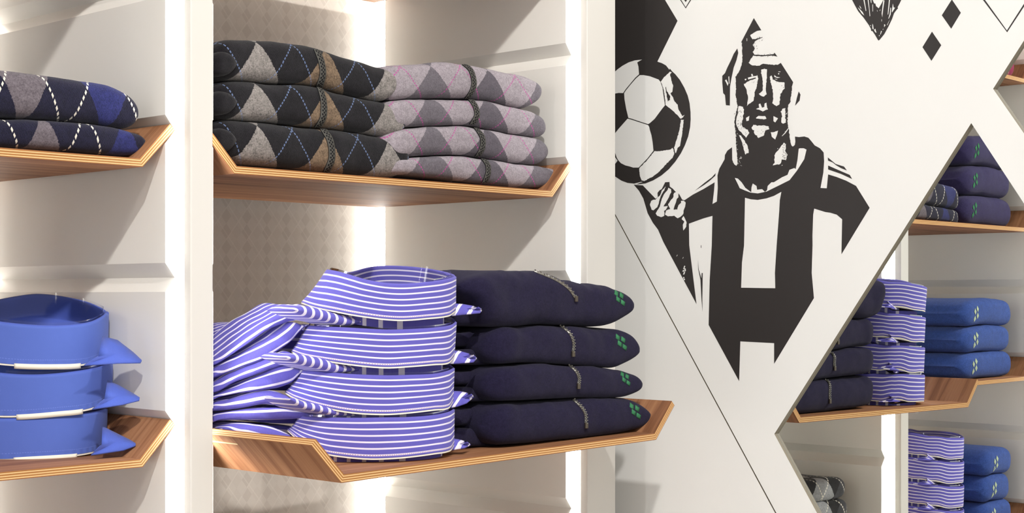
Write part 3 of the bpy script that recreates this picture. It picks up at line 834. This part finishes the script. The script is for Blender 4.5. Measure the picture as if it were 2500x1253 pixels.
tips = [[(1100, 742, .916), (1130, 744, .912), (1168, 751, .903), (1178, 757, .916), (1172, 764, .900), (1130, 768, .908), (1092, 772, .908)],
        [(1100, 858, .916), (1120, 858, .912), (1156, 868, .903), (1164, 876, .916), (1156, 884, .900), (1120, 887, .908), (1092, 888, .908)],
        [(1100, 956, .916), (1124, 957, .912), (1150, 963, .903), (1157, 969, .916), (1140, 984, .900), (1118, 992, .908), (1092, 997, .908)],
        [(1100, 1072, .916), (1118, 1074, .912), (1140, 1080, .903), (1149, 1087, .916), (1134, 1094, .900), (1112, 1098, .908), (1092, 1100, .908)]]
slab_names = ['top striped shirt of the stack, its standing collar open above the rest', 'second striped shirt from the top of its four-high stack',
              'third striped shirt from the top of its four-high stack', 'bottom striped shirt, its collar resting on the jutting shelf']
# draped cloth left of each collar: (top outline, bottom outline, plan y, across?)
drapes = [
 [([(505, 884), (522, 872), (560, 845), (600, 816), (640, 788), (680, 762), (700, 748), (722, 739), (745, 746)], [(505, 898), (522, 892), (560, 866), (600, 838), (640, 812), (680, 795), (700, 788), (722, 785), (745, 782)], .985, 0),
  ([(505, 905), (522, 894), (580, 868), (640, 835), (690, 800), (712, 785), (742, 790)], [(505, 935), (522, 926), (580, 902), (640, 880), (690, 850), (720, 820), (742, 795)], .995, 0),
  ([(698, 756), (712, 750), (728, 745), (745, 746), (790, 757), (840, 770), (870, 782)], [(698, 759), (712, 765), (728, 771), (745, 777), (790, 787), (840, 797), (870, 790)], .93, 1)],
 [([(505, 946), (522, 936), (560, 910), (610, 888), (660, 868), (690, 855), (720, 862)], [(505, 966), (522, 958), (560, 938), (610, 920), (660, 902), (690, 893), (720, 890)], .985, 0),
  ([(505, 972), (522, 960), (580, 940), (640, 918), (690, 892), (740, 898)], [(505, 982), (522, 974), (580, 962), (640, 954), (700, 940), (740, 905)], .992, 0),
  ([(682, 872), (696, 867), (710, 863), (730, 865), (770, 872), (820, 886), (870, 900)], [(682, 875), (696, 881), (710, 886), (730, 893), (770, 902), (820, 912), (870, 906)], .925, 1)],
 [([(505, 988), (522, 980), (580, 966), (640, 952), (665, 950), (690, 956), (720, 976)], [(505, 1012), (522, 1006), (580, 998), (640, 988), (665, 990), (690, 992), (720, 1000)], .985, 0),
  ([(505, 1020), (522, 1012), (580, 1000), (640, 996), (700, 1002), (800, 1012)], [(505, 1036), (522, 1028), (580, 1026), (640, 1026), (700, 1024), (800, 1018)], .95, 0),
  ([(690, 972), (702, 970), (716, 973), (730, 979), (760, 985), (800, 997), (870, 1012)], [(690, 975), (702, 984), (716, 992), (730, 999), (760, 1006), (800, 1014), (870, 1018)], .92, 1)],
 [([(530, 1040), (560, 1034), (600, 1031), (650, 1038), (690, 1052), (730, 1068)], [(530, 1052), (560, 1060), (600, 1070), (650, 1085), (690, 1095), (730, 1098)], .955, 0)]]
DC_S = 1.285
for k, s in enumerate(striped):
    xc, yc = rd((925 - CX) / F * DC_S, DC_S)
    e = empty('folded_shirt', wp(xc, yc, (V0 - s['bot'][4][1]) / F * 1.26)); tag(e, slab_names[k], 'shirt', 'striped shirts in a stack')
    collar_ring(e, s['top'], s['back'], s['bot'], DC_S, .056, M['band'], M['band'])
    flap('collar_point', tips[k], .93, M['stripe'], e, uvrot=.7)
    fu = [((792, 868), (796, 874)), ((884, 950), (890, 958)), ((990, 1030), (1000, 1036)), ((1040, 1096), (1050, 1104))][k]
    slab('shirt_body', [(590, fu[0][0] + 22), (660, fu[0][0] - 2), (800, fu[1][0])], [(590, fu[0][1] - 2), (660, fu[0][1] + 4), (800, fu[1][1])], .99, .09, M['stripe'], e,
         seed=k + 90, n=30, cr=.01, fold=.3, ysl=((.80, 1.03), (.90, .97)))
    for q, (dt, db, dy, ac) in enumerate(drapes[k]):
        slab('front_fold' if ac else 'draped_sleeve', dt, db, dy, .035 if ac else .05, M['stripex'] if ac else M['stripe'], e,
             seed=k * 5 + q + 70, n=60, cr=.003, wob=.0022 if not ac else .0012, fold=.6, pexp=2.0,
             ysl=((.752, 1.055), (.862, .925)) if not ac else ((.80, .955), (.87, .915)))


blue = [
 dict(top=[(-120, 768), (-60, 780), (0, 789), (57, 795), (115, 798), (172, 796), (220, 789), (251, 774), (260, 764)],
      back=[(-120, 766), (-60, 748), (0, 734), (57, 724), (96, 721), (153, 727), (211, 740), (249, 756), (260, 764)],
      bot=[(-118, 868), (-60, 878), (0, 887), (57, 891), (134, 892), (201, 889), (239, 878), (258, 862)]),
 dict(top=[(-118, 890), (-60, 906), (0, 914), (57, 918), (115, 917), (191, 909), (239, 900), (270, 889)],
      back=[(-118, 888), (0, 872), (96, 866), (160, 866), (220, 872), (270, 889)],
      bot=[(-118, 996), (-60, 1010), (0, 1015), (62, 1014), (145, 1007), (207, 1000), (249, 985), (268, 966)]),
 dict(top=[(-130, 1012), (-60, 1022), (0, 1025), (83, 1022), (145, 1018), (207, 1011), (240, 1006), (257, 1000)],
      back=[(-130, 1008), (0, 990), (96, 984), (160, 984), (220, 990), (257, 1000)],
      bot=[(-130, 1106), (-60, 1118), (0, 1121), (83, 1117), (150, 1113), (187, 1110), (239, 1099), (254, 1086)])]
btips = [[(250, 822, 1.06), (287, 832, 1.056), (326, 862, 1.05), (346, 881, 1.04), (343, 886, 1.038), (287, 887, 1.04), (205, 893, 1.042), (240, 870, 1.04)],
         [(262, 930, 1.06), (290, 942, 1.056), (325, 962, 1.05), (341, 972, 1.04), (340, 978, 1.038), (300, 988, 1.04), (225, 1000, 1.042), (255, 975, 1.04)],
         [(250, 1042, 1.06), (290, 1062, 1.056), (315, 1074, 1.05), (331, 1084, 1.04), (331, 1089, 1.038), (301, 1100, 1.04), (222, 1112, 1.042), (248, 1086, 1.04)]]
blab = ['top plain blue shirt at the left edge, looking into its open collar', 'middle plain blue shirt at the left edge', 'bottom plain blue shirt at the left edge, on the shelf']
DC_B = 1.232
for k, s in enumerate(blue):
    xc, yc = rd((70 - CX) / F * DC_B, DC_B)
    e = empty('folded_shirt', wp(xc, yc, (V0 - s['bot'][3][1]) / F * 1.18)); tag(e, blab[k], 'shirt', 'plain blue shirts in a stack')
    collar_ring(e, s['top'], s['back'], s['bot'], DC_B, .050, M['bluec'], M['blueb'], hin=[(28, 198), (40, 203), (27, 192)][k])
    flap('collar_point', btips[k], 1.1, M['blueb'], e)

# striped shirts on the lowest shelf of the left bay (seen in the mirror): same collar, moved
base = [o for o in COL.objects if o.get('label') == slab_names[1]][0]
tx, ty = .463, 1.098
labs = ['lowest striped shirt of the mirrored stack at the bottom', 'second striped shirt from below in the bottom mirrored stack',
        'third striped shirt from below in the bottom mirrored stack', 'topmost striped shirt of the bottom mirrored stack, collar open']
zc = [ztop(-3) + .0085 + 0.0368 * q for q in range(4)]
for q in range(4):
    c = base.copy(); COL.objects.link(c)
    c.location = wp(tx, ty, zc[q]); c['label'] = labs[q]; c['group'] = 'striped shirts on the lowest mirrored shelf'
    c.rotation_euler = (0, 0, .2)
    for ch in list(base.children):
        if ch.name.startswith(('draped', 'front_fold')): continue
        d = ch.copy(); COL.objects.link(d); d.parent = c

# ------------------------------------------------------------------ printed panel on the mirror
PX = XM - .0042
mir = box('wall_mirror', wp(XM, -.15, -.75), wp(XM + .004, 1.32, .80), M['mirror'], loc=wp(XM, .6, -.75))
tag(mir, 'tall wall mirror behind the printed panel, showing the shelves through its cut-outs', 'mirror')
mp = empty('printed_panel', wp(PX, .6, -.75)); tag(mp, 'white board printed in black with a footballer, cut through with diamonds', 'panel')

def curve_mesh(name, outer, holes, x, thick, mat, parent, extra=None):
    """flat board in the mirror's plane (x = const) from outlines given as (y, z) plan units"""
    cu = bpy.data.curves.new(name, 'CURVE'); cu.dimensions = '2D'; cu.fill_mode = 'BOTH'; cu.extrude = thick / 2
    for poly in [outer] + holes:
        sp = cu.splines.new('POLY'); sp.points.add(len(poly) - 1); sp.use_cyclic_u = True
        for i, (y, z) in enumerate(poly): sp.points[i].co = (-y * D, z * D, 0, 1)
    ob = bpy.data.objects.new(name, cu); COL.objects.link(ob)
    dg = bpy.context.evaluated_depsgraph_get(); dg.update()
    me = bpy.data.meshes.new_from_object(ob.evaluated_get(dg)); COL.objects.unlink(ob); bpy.data.objects.remove(ob)
    off = Vector(parent.location) if parent is not None else Vector((0, 0, 0))
    if parent is not None and parent.parent is not None: off += Vector(parent.parent.location)
    for v in me.vertices:
        a, b, c = v.co; v.co = Vector((x * D - c, -a, H + b)) - off
    me.materials.clear(); me.materials.append(mat)
    if extra: me.materials.append(extra)
    me.update()
    for p in me.polygons:
        p.use_smooth = False
        if extra and abs(p.normal.x) < .5: p.material_index = 1
    me.name = name
    o = bpy.data.objects.new(name, me); COL.objects.link(o)
    if parent is not None: o.parent = parent
    return fix(o)
def P2(u, v): return onX(u, v, PX)
def rhomb(A, B, toD):
    """diamond from top A, left B and a point toward the right corner"""
    a, b, t = [Vector(P2(*q)) for q in (A, B, toD)]
    d = a + (t - a).normalized() * (b - a).length
    return [tuple(a), tuple(b), tuple(b + (d - a)), tuple(d)]
cut1 = rhomb((2371.3, 300.7), (1890.5, 1060), (2500, 497))
v0_ = Vector(P2(2424.6, 217)); up_ = (Vector(P2(2500, 99)) - v0_).normalized(); dn_ = (Vector(P2(2500, 325.6)) - v0_).normalized(); L_ = .26
cut2 = [tuple(v0_), tuple(v0_ + dn_ * L_), tuple(v0_ + dn_ * L_ + up_ * L_), tuple(v0_ + up_ * L_)]
# a joint runs diagonally across the board
j0, j1 = Vector(P2(1501, 525)), Vector(P2(1893, 1253)); jd = (j1 - j0).normalized()
def jy(y): return j0 + jd * ((y - j0.x) / jd.x)
yl, yr_, zb_, zt_ = 1.315, -.12, -.74, .78
A_ = jy(yl); 
zcut = (Vector((0, zb_)) - j0).y / jd.y; Bc = j0 + jd * zcut
gapv = Vector((jd.y, -jd.x)) * .0006
outer1 = [(yl, A_.y + .002), (yl, zt_), (yr_, zt_), (yr_, zb_), (Bc.x - .0012, zb_)]
board = curve_mesh('printed_board', outer1, [cut1, cut2], XM - .0022, .0046 * D * .9, M['mural'], mp, M['bedge'])
outer2 = [(yl, zb_), (Bc.x + .0006, zb_), (yl, A_.y)]
curve_mesh('lower_corner_board', outer2, [], XM - .0022, .0046 * D * .9, M['mural'], mp, M['bedge'])
FACE = XM - .0022 - .0046 * .45

def T(x0, y0, s, pts): return [(x0 + a / s, y0 + b / s) for a, b in pts]
A = lambda *p: T(1500, 130, 7.37, p)
B = lambda *p: T(1500, 290, 7.37, p)
C = lambda *p: T(1540, 430, 6.595, p)
Fc = lambda *p: T(1720, 40, 4.475, p)
Ee = lambda *p: T(1750, 220, 6.267, p)
Ff = lambda *p: T(1720, 330, 6.596, p)
G = lambda *p: T(1900, 320, 3.917, p)
M2 = lambda *p: T(1480, 430, 2.365, p)
Hh = lambda *p: T(2060, 0, 11.39, p)
K = lambda *p: T(1980, 0, 3.133, p)
Q = lambda *p: T(1480, 0, 2.6096, p)
rj = random.Random(3)
def rough(px, amp=1.0, step=3.0):
    """torn outline, like the photocopied edges of the print"""
    out = []
    for i, p in enumerate(px):
        q = px[(i + 1) % len(px)]; L = math.hypot(q[0] - p[0], q[1] - p[1]); n = max(1, int(L / step))
        for k in range(n):
            t = k / n; out.append((p[0] + (q[0] - p[0]) * t + rj.uniform(-amp, amp), p[1] + (q[1] - p[1]) * t + rj.uniform(-amp, amp)))
    return out
def torn(px, amp=.8, step=2.6):
    out = []
    for p, q in zip(px, px[1:]):
        L = math.hypot(q[0] - p[0], q[1] - p[1]); n = max(1, int(L / step))
        for k in range(n):
            t = k / n; out.append((p[0] + (q[0] - p[0]) * t + rj.uniform(-amp, amp), p[1] + (q[1] - p[1]) * t + rj.uniform(-amp, amp)))
    return out + [px[-1]]
def ink(name, polys, level, mat, parent, more=()):
    """printed shapes of one motif as one mesh, a hair above the board"""
    vs, fs, mi = [], [], []
    off = Vector(parent.location) + (Vector(parent.parent.location) if parent.parent else Vector((0, 0, 0)))
    from mathutils.geometry import tessellate_polygon
    for poly, level, mi_ in [(p, level, 0) for p in polys] + [(p, l, i) for ps, l, i in more for p in ps]:
        pl = [P2(u, v) for u, v in poly]
        x = (FACE - .00012 * level - .000004 * (len(fs) % 7)) * D
        pts = [Vector((x, y * D, H + z * D)) for y, z in pl]
        tri = tessellate_polygon([pts]); b = len(vs); vs += pts
        fs += [tuple(b + i for i in t) for t in tri]; mi += [mi_] * len(tri)
    return mesh(name, vs, fs, [M['ink'], M['inkwhite']], parent, midx=mi)
def stroke(px, w0, w1=None):
    w1 = w0 if w1 is None else w1; l, r = [], []
    n = len(px)
    for i, p in enumerate(px):
        a, b = px[max(i - 1, 0)], px[min(i + 1, n - 1)]; dx, dy = b[0] - a[0], b[1] - a[1]; L = math.hypot(dx, dy) or 1
        w = (w0 + (w1 - w0) * i / max(n - 1, 1)) / 2
        l.append((p[0] - dy / L * w, p[1] + dx / L * w)); r.append((p[0] + dy / L * w, p[1] - dx / L * w))
    return l + r[::-1]

ball_black = [[(1470, 0 - 60), (1588, -60), (1654.4, 51), (1605.7, 149.4), (1600, 220), (1470, 240)],
    A((-220, 300), (-80, 400), (500, 115), (770, 150), (860, 180), (930, 220), (970, 270), (992, 300), (1000, 275), (1040, 325), (1100, 380), (1180, 480), (1260, 620), (1320, 760), (1355, 900), (1372, 1060), (1374, 1180)) +
    B((1375, 0), (1365, 150), (1330, 320), (1270, 480), (1200, 620), (1100, 770), (980, 910), (850, 1020), (700, 1110), (560, 1165), (420, 1180), (340, 1165), (240, 1155), (130, 1115), (0, 1030), (-120, 930), (-220, 820))]
ball_white = [
    A((-220, 540), (-80, 410), (0, 345), (60, 290), (150, 225), (260, 165), (370, 130), (500, 115), (415, 165), (435, 240), (447, 380), (380, 440), (290, 548), (205, 650), (160, 718), (80, 715), (0, 730), (-220, 760)),
    A((460, 395), (530, 395), (640, 415), (800, 475), (830, 515), (868, 620), (885, 750), (900, 850), (912, 940), (870, 990), (780, 1110), (740, 1165), (720, 1189), (640, 1259), (610, 1276), (540, 1255), (440, 1222), (300, 1175), (255, 1165), (215, 1000), (185, 830), (178, 720), (210, 670), (290, 570), (390, 455)),
    rough(A((838, 515), (900, 430), (1000, 335), (1035, 345), (1000, 390), (1020, 440), (1035, 520), (1060, 590), (1045, 690), (1010, 720), (1030, 760), (1060, 800), (1075, 850), (1140, 930), (1150, 1000), (1200, 1090), (1225, 1130), (1265, 1110), (1235, 1155), (1195, 1180), (1150, 1130), (1080, 1060), (1000, 990), (925, 935), (918, 850), (905, 750), (885, 640), (855, 550)), .5),
    B((-220, 520), (0, 280), (80, 180), (240, 0), (300, 14), (440, 60), (540, 92), (610, 116), (630, 150), (640, 200), (670, 300), (690, 420), (706, 575), (600, 712), (520, 795), (440, 880), (340, 880), (280, 860), (200, 840), (120, 800), (75, 750), (45, 700), (12, 600), (-20, 560)),
    rough(B((1200, 20), (1250, 20), (1240, 130), (1225, 220), (1215, 330), (1190, 430), (1180, 490), (1140, 530), (1110, 620), (1095, 600), (1078, 515), (1140, 330), (1180, 180)), .6),
    rough(B((728, 582), (800, 587), (1010, 552), (1050, 522), (1062, 540), (1082, 640), (1040, 710), (950, 800), (880, 880), (800, 960), (690, 1045), (600, 1090), (540, 1120), (495, 1115), (460, 1010), (445, 900), (484, 855), (604, 735)), .7),
    B((-220, 700), (-10, 640), (20, 700), (60, 755), (0, 835), (-220, 900)),
    B((340, 1172), (430, 1152), (480, 1137), (515, 1142), (470, 1152), (400, 1180))]
ball_top = [rough(A((925, 600), (945, 660), (970, 730), (1010, 770), (1000, 840), (965, 870), (950, 780), (930, 690)), .8)]
ink('football_print', ball_black, 1, M['ink'], mp, ((ball_white, 2, 1), (ball_top, 3, 0)))

fig = (Fc((540, 18), (622, 152)) + torn(Fc((575, 158), (545, 178), (500, 205), (525, 250), (560, 246), (632, 230), (600, 245), (560, 265), (530, 310), (550, 350), (530, 390), (545, 415), (500, 470), (485, 510), (520, 535), (600, 540), (640, 520), (740, 530), (800, 530))) + Fc((835, 508), (970, 720)) + torn(Fc((958, 760), (950, 850), (940, 930), (915, 970)) +
    Ee((1090, 280), (1085, 330), (1090, 420), (1080, 480), (1090, 540), (1105, 620), (1115, 700), (1130, 790), (1145, 850))) + Ee((1165, 865), (1195, 840), (1203, 790), (1197, 712)) +
    G((200, 58), (250, 52), (290, 65), (320, 100), (350, 138), (400, 165), (435, 205), (440, 290), (432, 400), (405, 545), (465, 548), (478, 415), (560, 440), (650, 475), (745, 525), (875, 735), (605, 1180), (612, 845), (560, 800), (500, 782), (450, 775), (345, 742), (335, 800), (328, 1000)) +
    M2((1192, 400), (1187, 560), (1200, 705), (970, 1085), (970, 965), (775, 955), (768, 1185), (592, 860), (598, 600), (610, 400), (614, 230), (560, 245), (478, 275), (480, 400), (522, 740), (330, 380), (300, 310), (270, 270), (240, 215), (215, 130), (190, 85), (160, 50), (212, 54), (285, 130)) +
    C((400, 365), (435, 340), (432, 270), (465, 230), (500, 210), (555, 100), (625, 95), (630, 170), (680, 205), (715, 245), (780, 290), (830, 380), (865, 390), (1000, 300), (1170, 210)) +
    Ff((165, 760), (155, 900), (130, 1110), (200, 1070), (215, 850), (210, 650), (240, 540), (280, 470), (325, 390), (330, 320), (370, 250), (445, 195), (448, 400), (480, 470), (515, 495)) +
    torn(Ee((318, 1120), (318, 1050), (312, 980), (300, 900), (295, 800), (290, 700), (280, 600), (272, 480), (290, 380), (320, 250), (300, 150), (292, 80), (295, 10)) +
    Fc((345, 800), (340, 660), (380, 600), (410, 520), (415, 430), (410, 290), (400, 285))))
blacks = [fig,
    Fc((360, 350), (370, 400), (350, 480), (320, 560), (295, 680), (280, 770), (278, 975), (235, 970), (225, 860), (205, 840), (195, 720), (195, 650), (225, 620), (250, 560), (290, 480), (320, 410)),
    Fc((1030, 820), (1050, 855), (1040, 920), (990, 978), (1010, 890)),
    rough(Fc((530, 415), (640, 424), (700, 418), (755, 412), (765, 395), (798, 440), (740, 428), (640, 436), (540, 431)), .4),
    Ff((-157, 899), (0, 770), (120, 680), (182, 612), (175, 655), (80, 740), (0, 800)),
    G((475, 252), (550, 315), (630, 340), (658, 378), (600, 355), (555, 328), (520, 300), (477, 283)),
    G((478, 330), (580, 375), (685, 420), (708, 460), (600, 410), (478, 368)),
    M2((530, 480), (535, 540), (550, 590), (552, 560), (558, 560), (556, 700), (556, 785), (550, 700), (545, 600), (532, 540)),
    M2((547, 400), (550, 400), (550, 415), (547, 415))]
R = rough
whites = [
    R(Fc((625, 580), (655, 570), (685, 580), (680, 700), (670, 800), (680, 850), (650, 880), (620, 870), (595, 845), (635, 815), (640, 760), (635, 680), (620, 620)), .7),
    R(Fc((575, 640), (590, 680), (575, 760), (550, 830), (540, 920), (500, 950), (465, 980), (480, 900), (460, 800), (430, 740), (500, 700), (560, 680)), .9),
    R(Fc((715, 660), (730, 645), (750, 690), (800, 715), (880, 725), (875, 790), (830, 850), (820, 960), (790, 980), (740, 950), (755, 900), (745, 800), (725, 720)), .9),
    Fc((475, 670), (530, 655), (580, 650), (570, 665), (480, 690)), Fc((512, 632), (524, 628), (534, 650), (516, 655)), Fc((440, 685), (460, 682), (456, 698), (445, 700)),
    Fc((765, 640), (785, 660), (830, 668), (800, 674), (765, 662)), Fc((808, 602), (832, 602), (830, 609), (810, 608)), Fc((806, 622), (818, 622), (818, 634), (806, 634)),
    Fc((770, 682), (796, 684), (794, 694), (776, 690)),
    R(Fc((565, 1010), (600, 1000), (595, 960), (610, 955), (630, 1000), (655, 990), (660, 950), (680, 945), (685, 1000), (695, 1015), (640, 1038)), .5),
    R(Fc((565, 1110), (590, 1088), (665, 1090), (680, 1118), (650, 1125), (570, 1118)), .5),
    Fc((455, 1110), (492, 1088), (485, 1140), (460, 1145)), Fc((755, 1090), (805, 1115), (775, 1160), (755, 1145)),
    R(Ee((530, 590), (560, 530), (620, 545), (720, 540), (800, 560), (800, 600), (740, 620), (730, 690), (640, 735), (580, 670), (570, 620)), 1.0),
    R(Ee((340, 240), (400, 260), (420, 320), (400, 430), (385, 520), (400, 570), (470, 600), (495, 660), (455, 725), (400, 680), (340, 610), (300, 530), (300, 450), (320, 380), (330, 300)), 1.1),
    R(Ee((335, 680), (370, 700), (430, 780), (480, 870), (490, 960), (435, 990), (415, 900), (390, 800)), .7),
    R(Ee((830, 650), (880, 640), (940, 620), (920, 690), (895, 760), (850, 720)), .8),
    Ee((995, 705), (1040, 655), (1095, 580), (1102, 592), (1052, 662), (1008, 703)),
    R(Ee((980, 330), (1010, 290), (1050, 280), (1050, 400), (1060, 500), (1010, 520), (985, 490), (1000, 400)), 1.0),
    R(Ee((1030, 810), (1065, 820), (1050, 930), (1080, 990), (1060, 1080), (1000, 1060), (970, 1130), (860, 1150), (890, 1100), (880, 1060), (890, 980), (940, 920), (990, 850)), 1.1),
    Ff((490, 690), (540, 700), (600, 760), (660, 850), (740, 910), (755, 920), (760, 840), (780, 780), (840, 820), (850, 880), (930, 870), (975, 915), (1010, 890), (1020, 820), (1080, 760), (1120, 760), (1250, 680), (1340, 640), (1370, 560), (1450, 530), (1470, 550), (1500, 400), (1520, 220)) +
      G((210, 165), (245, 165), (272, 178), (250, 270), (180, 380), (110, 470), (60, 495)) + Ff((1187, 818), (1000, 910), (860, 940), (740, 925), (650, 890), (570, 855), (540, 790)),
    Ff((655, 1010), (750, 1035), (860, 1045), (1000, 1020), (1120, 980), (1240, 915), (1215, 1050)) + M2((1000, 200), (985, 400), (975, 560), (977, 648), (780, 645), (785, 500), (797, 400)),
    R(C((310, 460), (330, 400), (370, 380), (400, 380), (430, 350), (475, 310), (500, 240), (565, 165), (540, 230), (480, 330), (450, 450), (430, 500), (370, 550), (340, 540)), .4),
    R(C((610, 190), (650, 210), (655, 260), (600, 370), (560, 440), (530, 490), (600, 480), (570, 540), (540, 560), (545, 640), (490, 660), (430, 640), (405, 600), (470, 490), (500, 370), (540, 290), (590, 230)), .4),
    R(C((700, 270), (740, 250), (770, 290), (770, 340), (745, 370), (720, 450), (690, 540), (750, 540), (770, 470), (810, 430), (810, 400), (850, 395), (885, 420), (880, 490), (850, 560), (850, 610), (815, 650), (760, 680), (700, 640), (600, 650), (555, 620), (570, 560), (600, 540), (640, 530), (600, 460), (640, 400), (690, 340), (690, 300)), .4),
    R(C((850, 640), (900, 740), (895, 820), (850, 875), (840, 790), (865, 730), (820, 700)), .5),
    Fc((225, 700), (240, 690), (262, 735), (255, 760), (238, 722)), Fc((262, 660), (272, 655), (276, 740), (268, 730)),
    Fc((462, 240), (468, 240), (468, 270), (463, 270))]
for (x, y) in ((332, 150), (424, 185)): whites.append(T(1600, 600, 6.2625, [(x - 8, y + 12), (x + 8, y - 14), (x + 8, y), (x - 4, y + 14)]))
for (x, y) in ((448, 320), (440, 345), (455, 360), (430, 385), (458, 380), (445, 410), (438, 430), (436, 490), (444, 515)):
    whites.append(R(T(1600, 600, 6.2625, [(x - 14, y + 12), (x, y - 14), (x + 14, y - 4), (x + 6, y + 12)]), .3))
# stubble flecks
for (cx_, cy_, rx, ry, n) in ((1795, 360, 6, 45, 26), (1805, 392, 7, 14, 16), (1830, 262, 20, 30, 0), (1925, 300, 8, 26, 14), (1922, 275, 6, 20, 8), (1905, 385, 10, 22, 10)):
    for _ in range(n):
        x, y = cx_ + rj.uniform(-rx, rx), cy_ + rj.uniform(-ry, ry); s = rj.uniform(.6, 1.5)
        whites.append([(x - s, y + s), (x + s * .4, y - s * 1.3), (x + s, y + s * .3)])
flecks = []
for (cx_, cy_, rx, ry, n) in ((1802, 295, 10, 26, 34), (1919, 372, 10, 26, 60), (1861, 320, 18, 14, 16), (1812, 322, 10, 14, 14), (1841, 215, 12, 20, 8), (1905, 215, 10, 22, 8), (1843, 108, 6, 12, 10), (1860, 96, 10, 5, 10), (1868, 134, 26, 4, 12), (1820, 358, 4, 20, 8)):
    for _ in range(n):
        x, y = cx_ + rj.uniform(-rx, rx), cy_ + rj.uniform(-ry, ry); s = rj.uniform(.5, 1.4)
        flecks.append([(x - s, y + s), (x + s * .4, y - s * 1.3), (x + s, y + s * .3)])
ink('footballer_print', blacks, 1, M['ink'], mp, ((whites, 2, 1), (flecks, 3, 0)))

SK_B = [Hh((60, -300), (225, -20), (300, 130), (400, 310), (550, 490), (700, 700), (755, 800), (762, 862), (800, 865), (870, 970), (950, 1110), (975, 1128), (1000, 1110), (1130, 950), (1250, 730), (1350, 520), (1400, 370), (1480, 265), (1512, 235), (1500, 200), (1560, 90), (1610, -20), (1760, -300), (1250, -300), (1110, -20), (1050, 100), (975, 230), (900, 170), (880, 95), (850, 100), (800, -20), (600, -300))]
SK_W = [Hh(*p) for p in (
    [(545, -40), (575, -40), (630, 300), (615, 310)], [(665, -40), (690, -40), (740, 440), (725, 460), (705, 250)], [(395, 205), (430, 235), (530, 340), (575, 435), (500, 370)],
    [(1105, 0), (1135, 20), (1100, 250), (1075, 480), (1058, 380), (1080, 200)], [(1265, -40), (1290, -40), (1265, 230), (1240, 400), (1225, 410), (1235, 280)],
    [(1305, 210), (1320, 220), (1310, 400), (1255, 525), (1245, 510), (1280, 400)], [(1370, 100), (1390, 210), (1430, 215), (1350, 345), (1340, 330)],
    [(800, 660), (820, 700), (835, 820), (800, 800)], [(845, 830), (885, 800), (895, 850), (915, 910), (880, 900)], [(1040, 860), (1065, 870), (1030, 960), (1015, 965)],
    [(1290, 540), (1220, 700), (1205, 700), (1250, 610)], [(1130, 670), (1165, 700), (1125, 760)], [(740, -40), (770, -40), (775, 85), (760, 80)], [(445, 150), (490, 230), (480, 245), (450, 200)],
    [(800, 125), (815, 125), (815, 320), (802, 320)], [(925, 275), (948, 310), (938, 325)], [(1015, 265), (1025, 270), (1008, 310), (1002, 300)], [(738, 700), (760, 705), (755, 728), (740, 722)],
    [(985, 975), (1005, 985), (995, 1010), (980, 1005)], [(1100, 800), (1110, 805), (1092, 835), (1086, 830)], [(1050, 540), (1065, 545), (1060, 600), (1052, 600)])]
ink('sketched_diamond_print', SK_B, 1, M['ink'], mp, ((SK_W, 2, 1),))
ink('small_diamond_print', [K((1078, -4), (1147, 98), (1073, 220), (1001, 117))], 1, M['ink'], mp)
ink('small_diamond_print', [K((926, 242), (997, 346), (922, 466), (853, 361))], 1, M['ink'], mp)
ink('outlined_diamond_print', [stroke(K((1280, -60), (1500, 240), (1740, -130)), 4.6)], 1, M['ink'], mp)
ink('chevron_print', [stroke(Q((440, -55), (507, 50), (575, -60)), 3.2), Q((484, -20), (507, 14), (528, -20))], 1, M['ink'], mp)

# small bronze catch on the side of the wide divider
cz = onX(1499, 673, 1.2412)
V_, F_ = [], []
c0 = wp(1.24125, cz[0] + .004, cz[1]); 
for i, (dx, r) in enumerate(((0, .0042), (.0020, .0040), (.0034, .0018), (.0042, .0016), (.0044, .0002))):
    for k in range(16): V_.append(c0 + Vector((dx, r * math.cos(k * math.pi / 8), r * math.sin(k * math.pi / 8))))
for i in range(4):
    for k in range(16): F_.append((i * 16 + k, i * 16 + (k + 1) % 16, (i + 1) * 16 + (k + 1) % 16, (i + 1) * 16 + k))
F_ += [tuple(range(16)), tuple(range(64, 80))[::-1]]
tag(fix(mesh('door_catch', V_, F_, M['bronze'], None, True, loc=c0)), 'tiny bronze catch on the edge of the wide cream divider', 'catch')
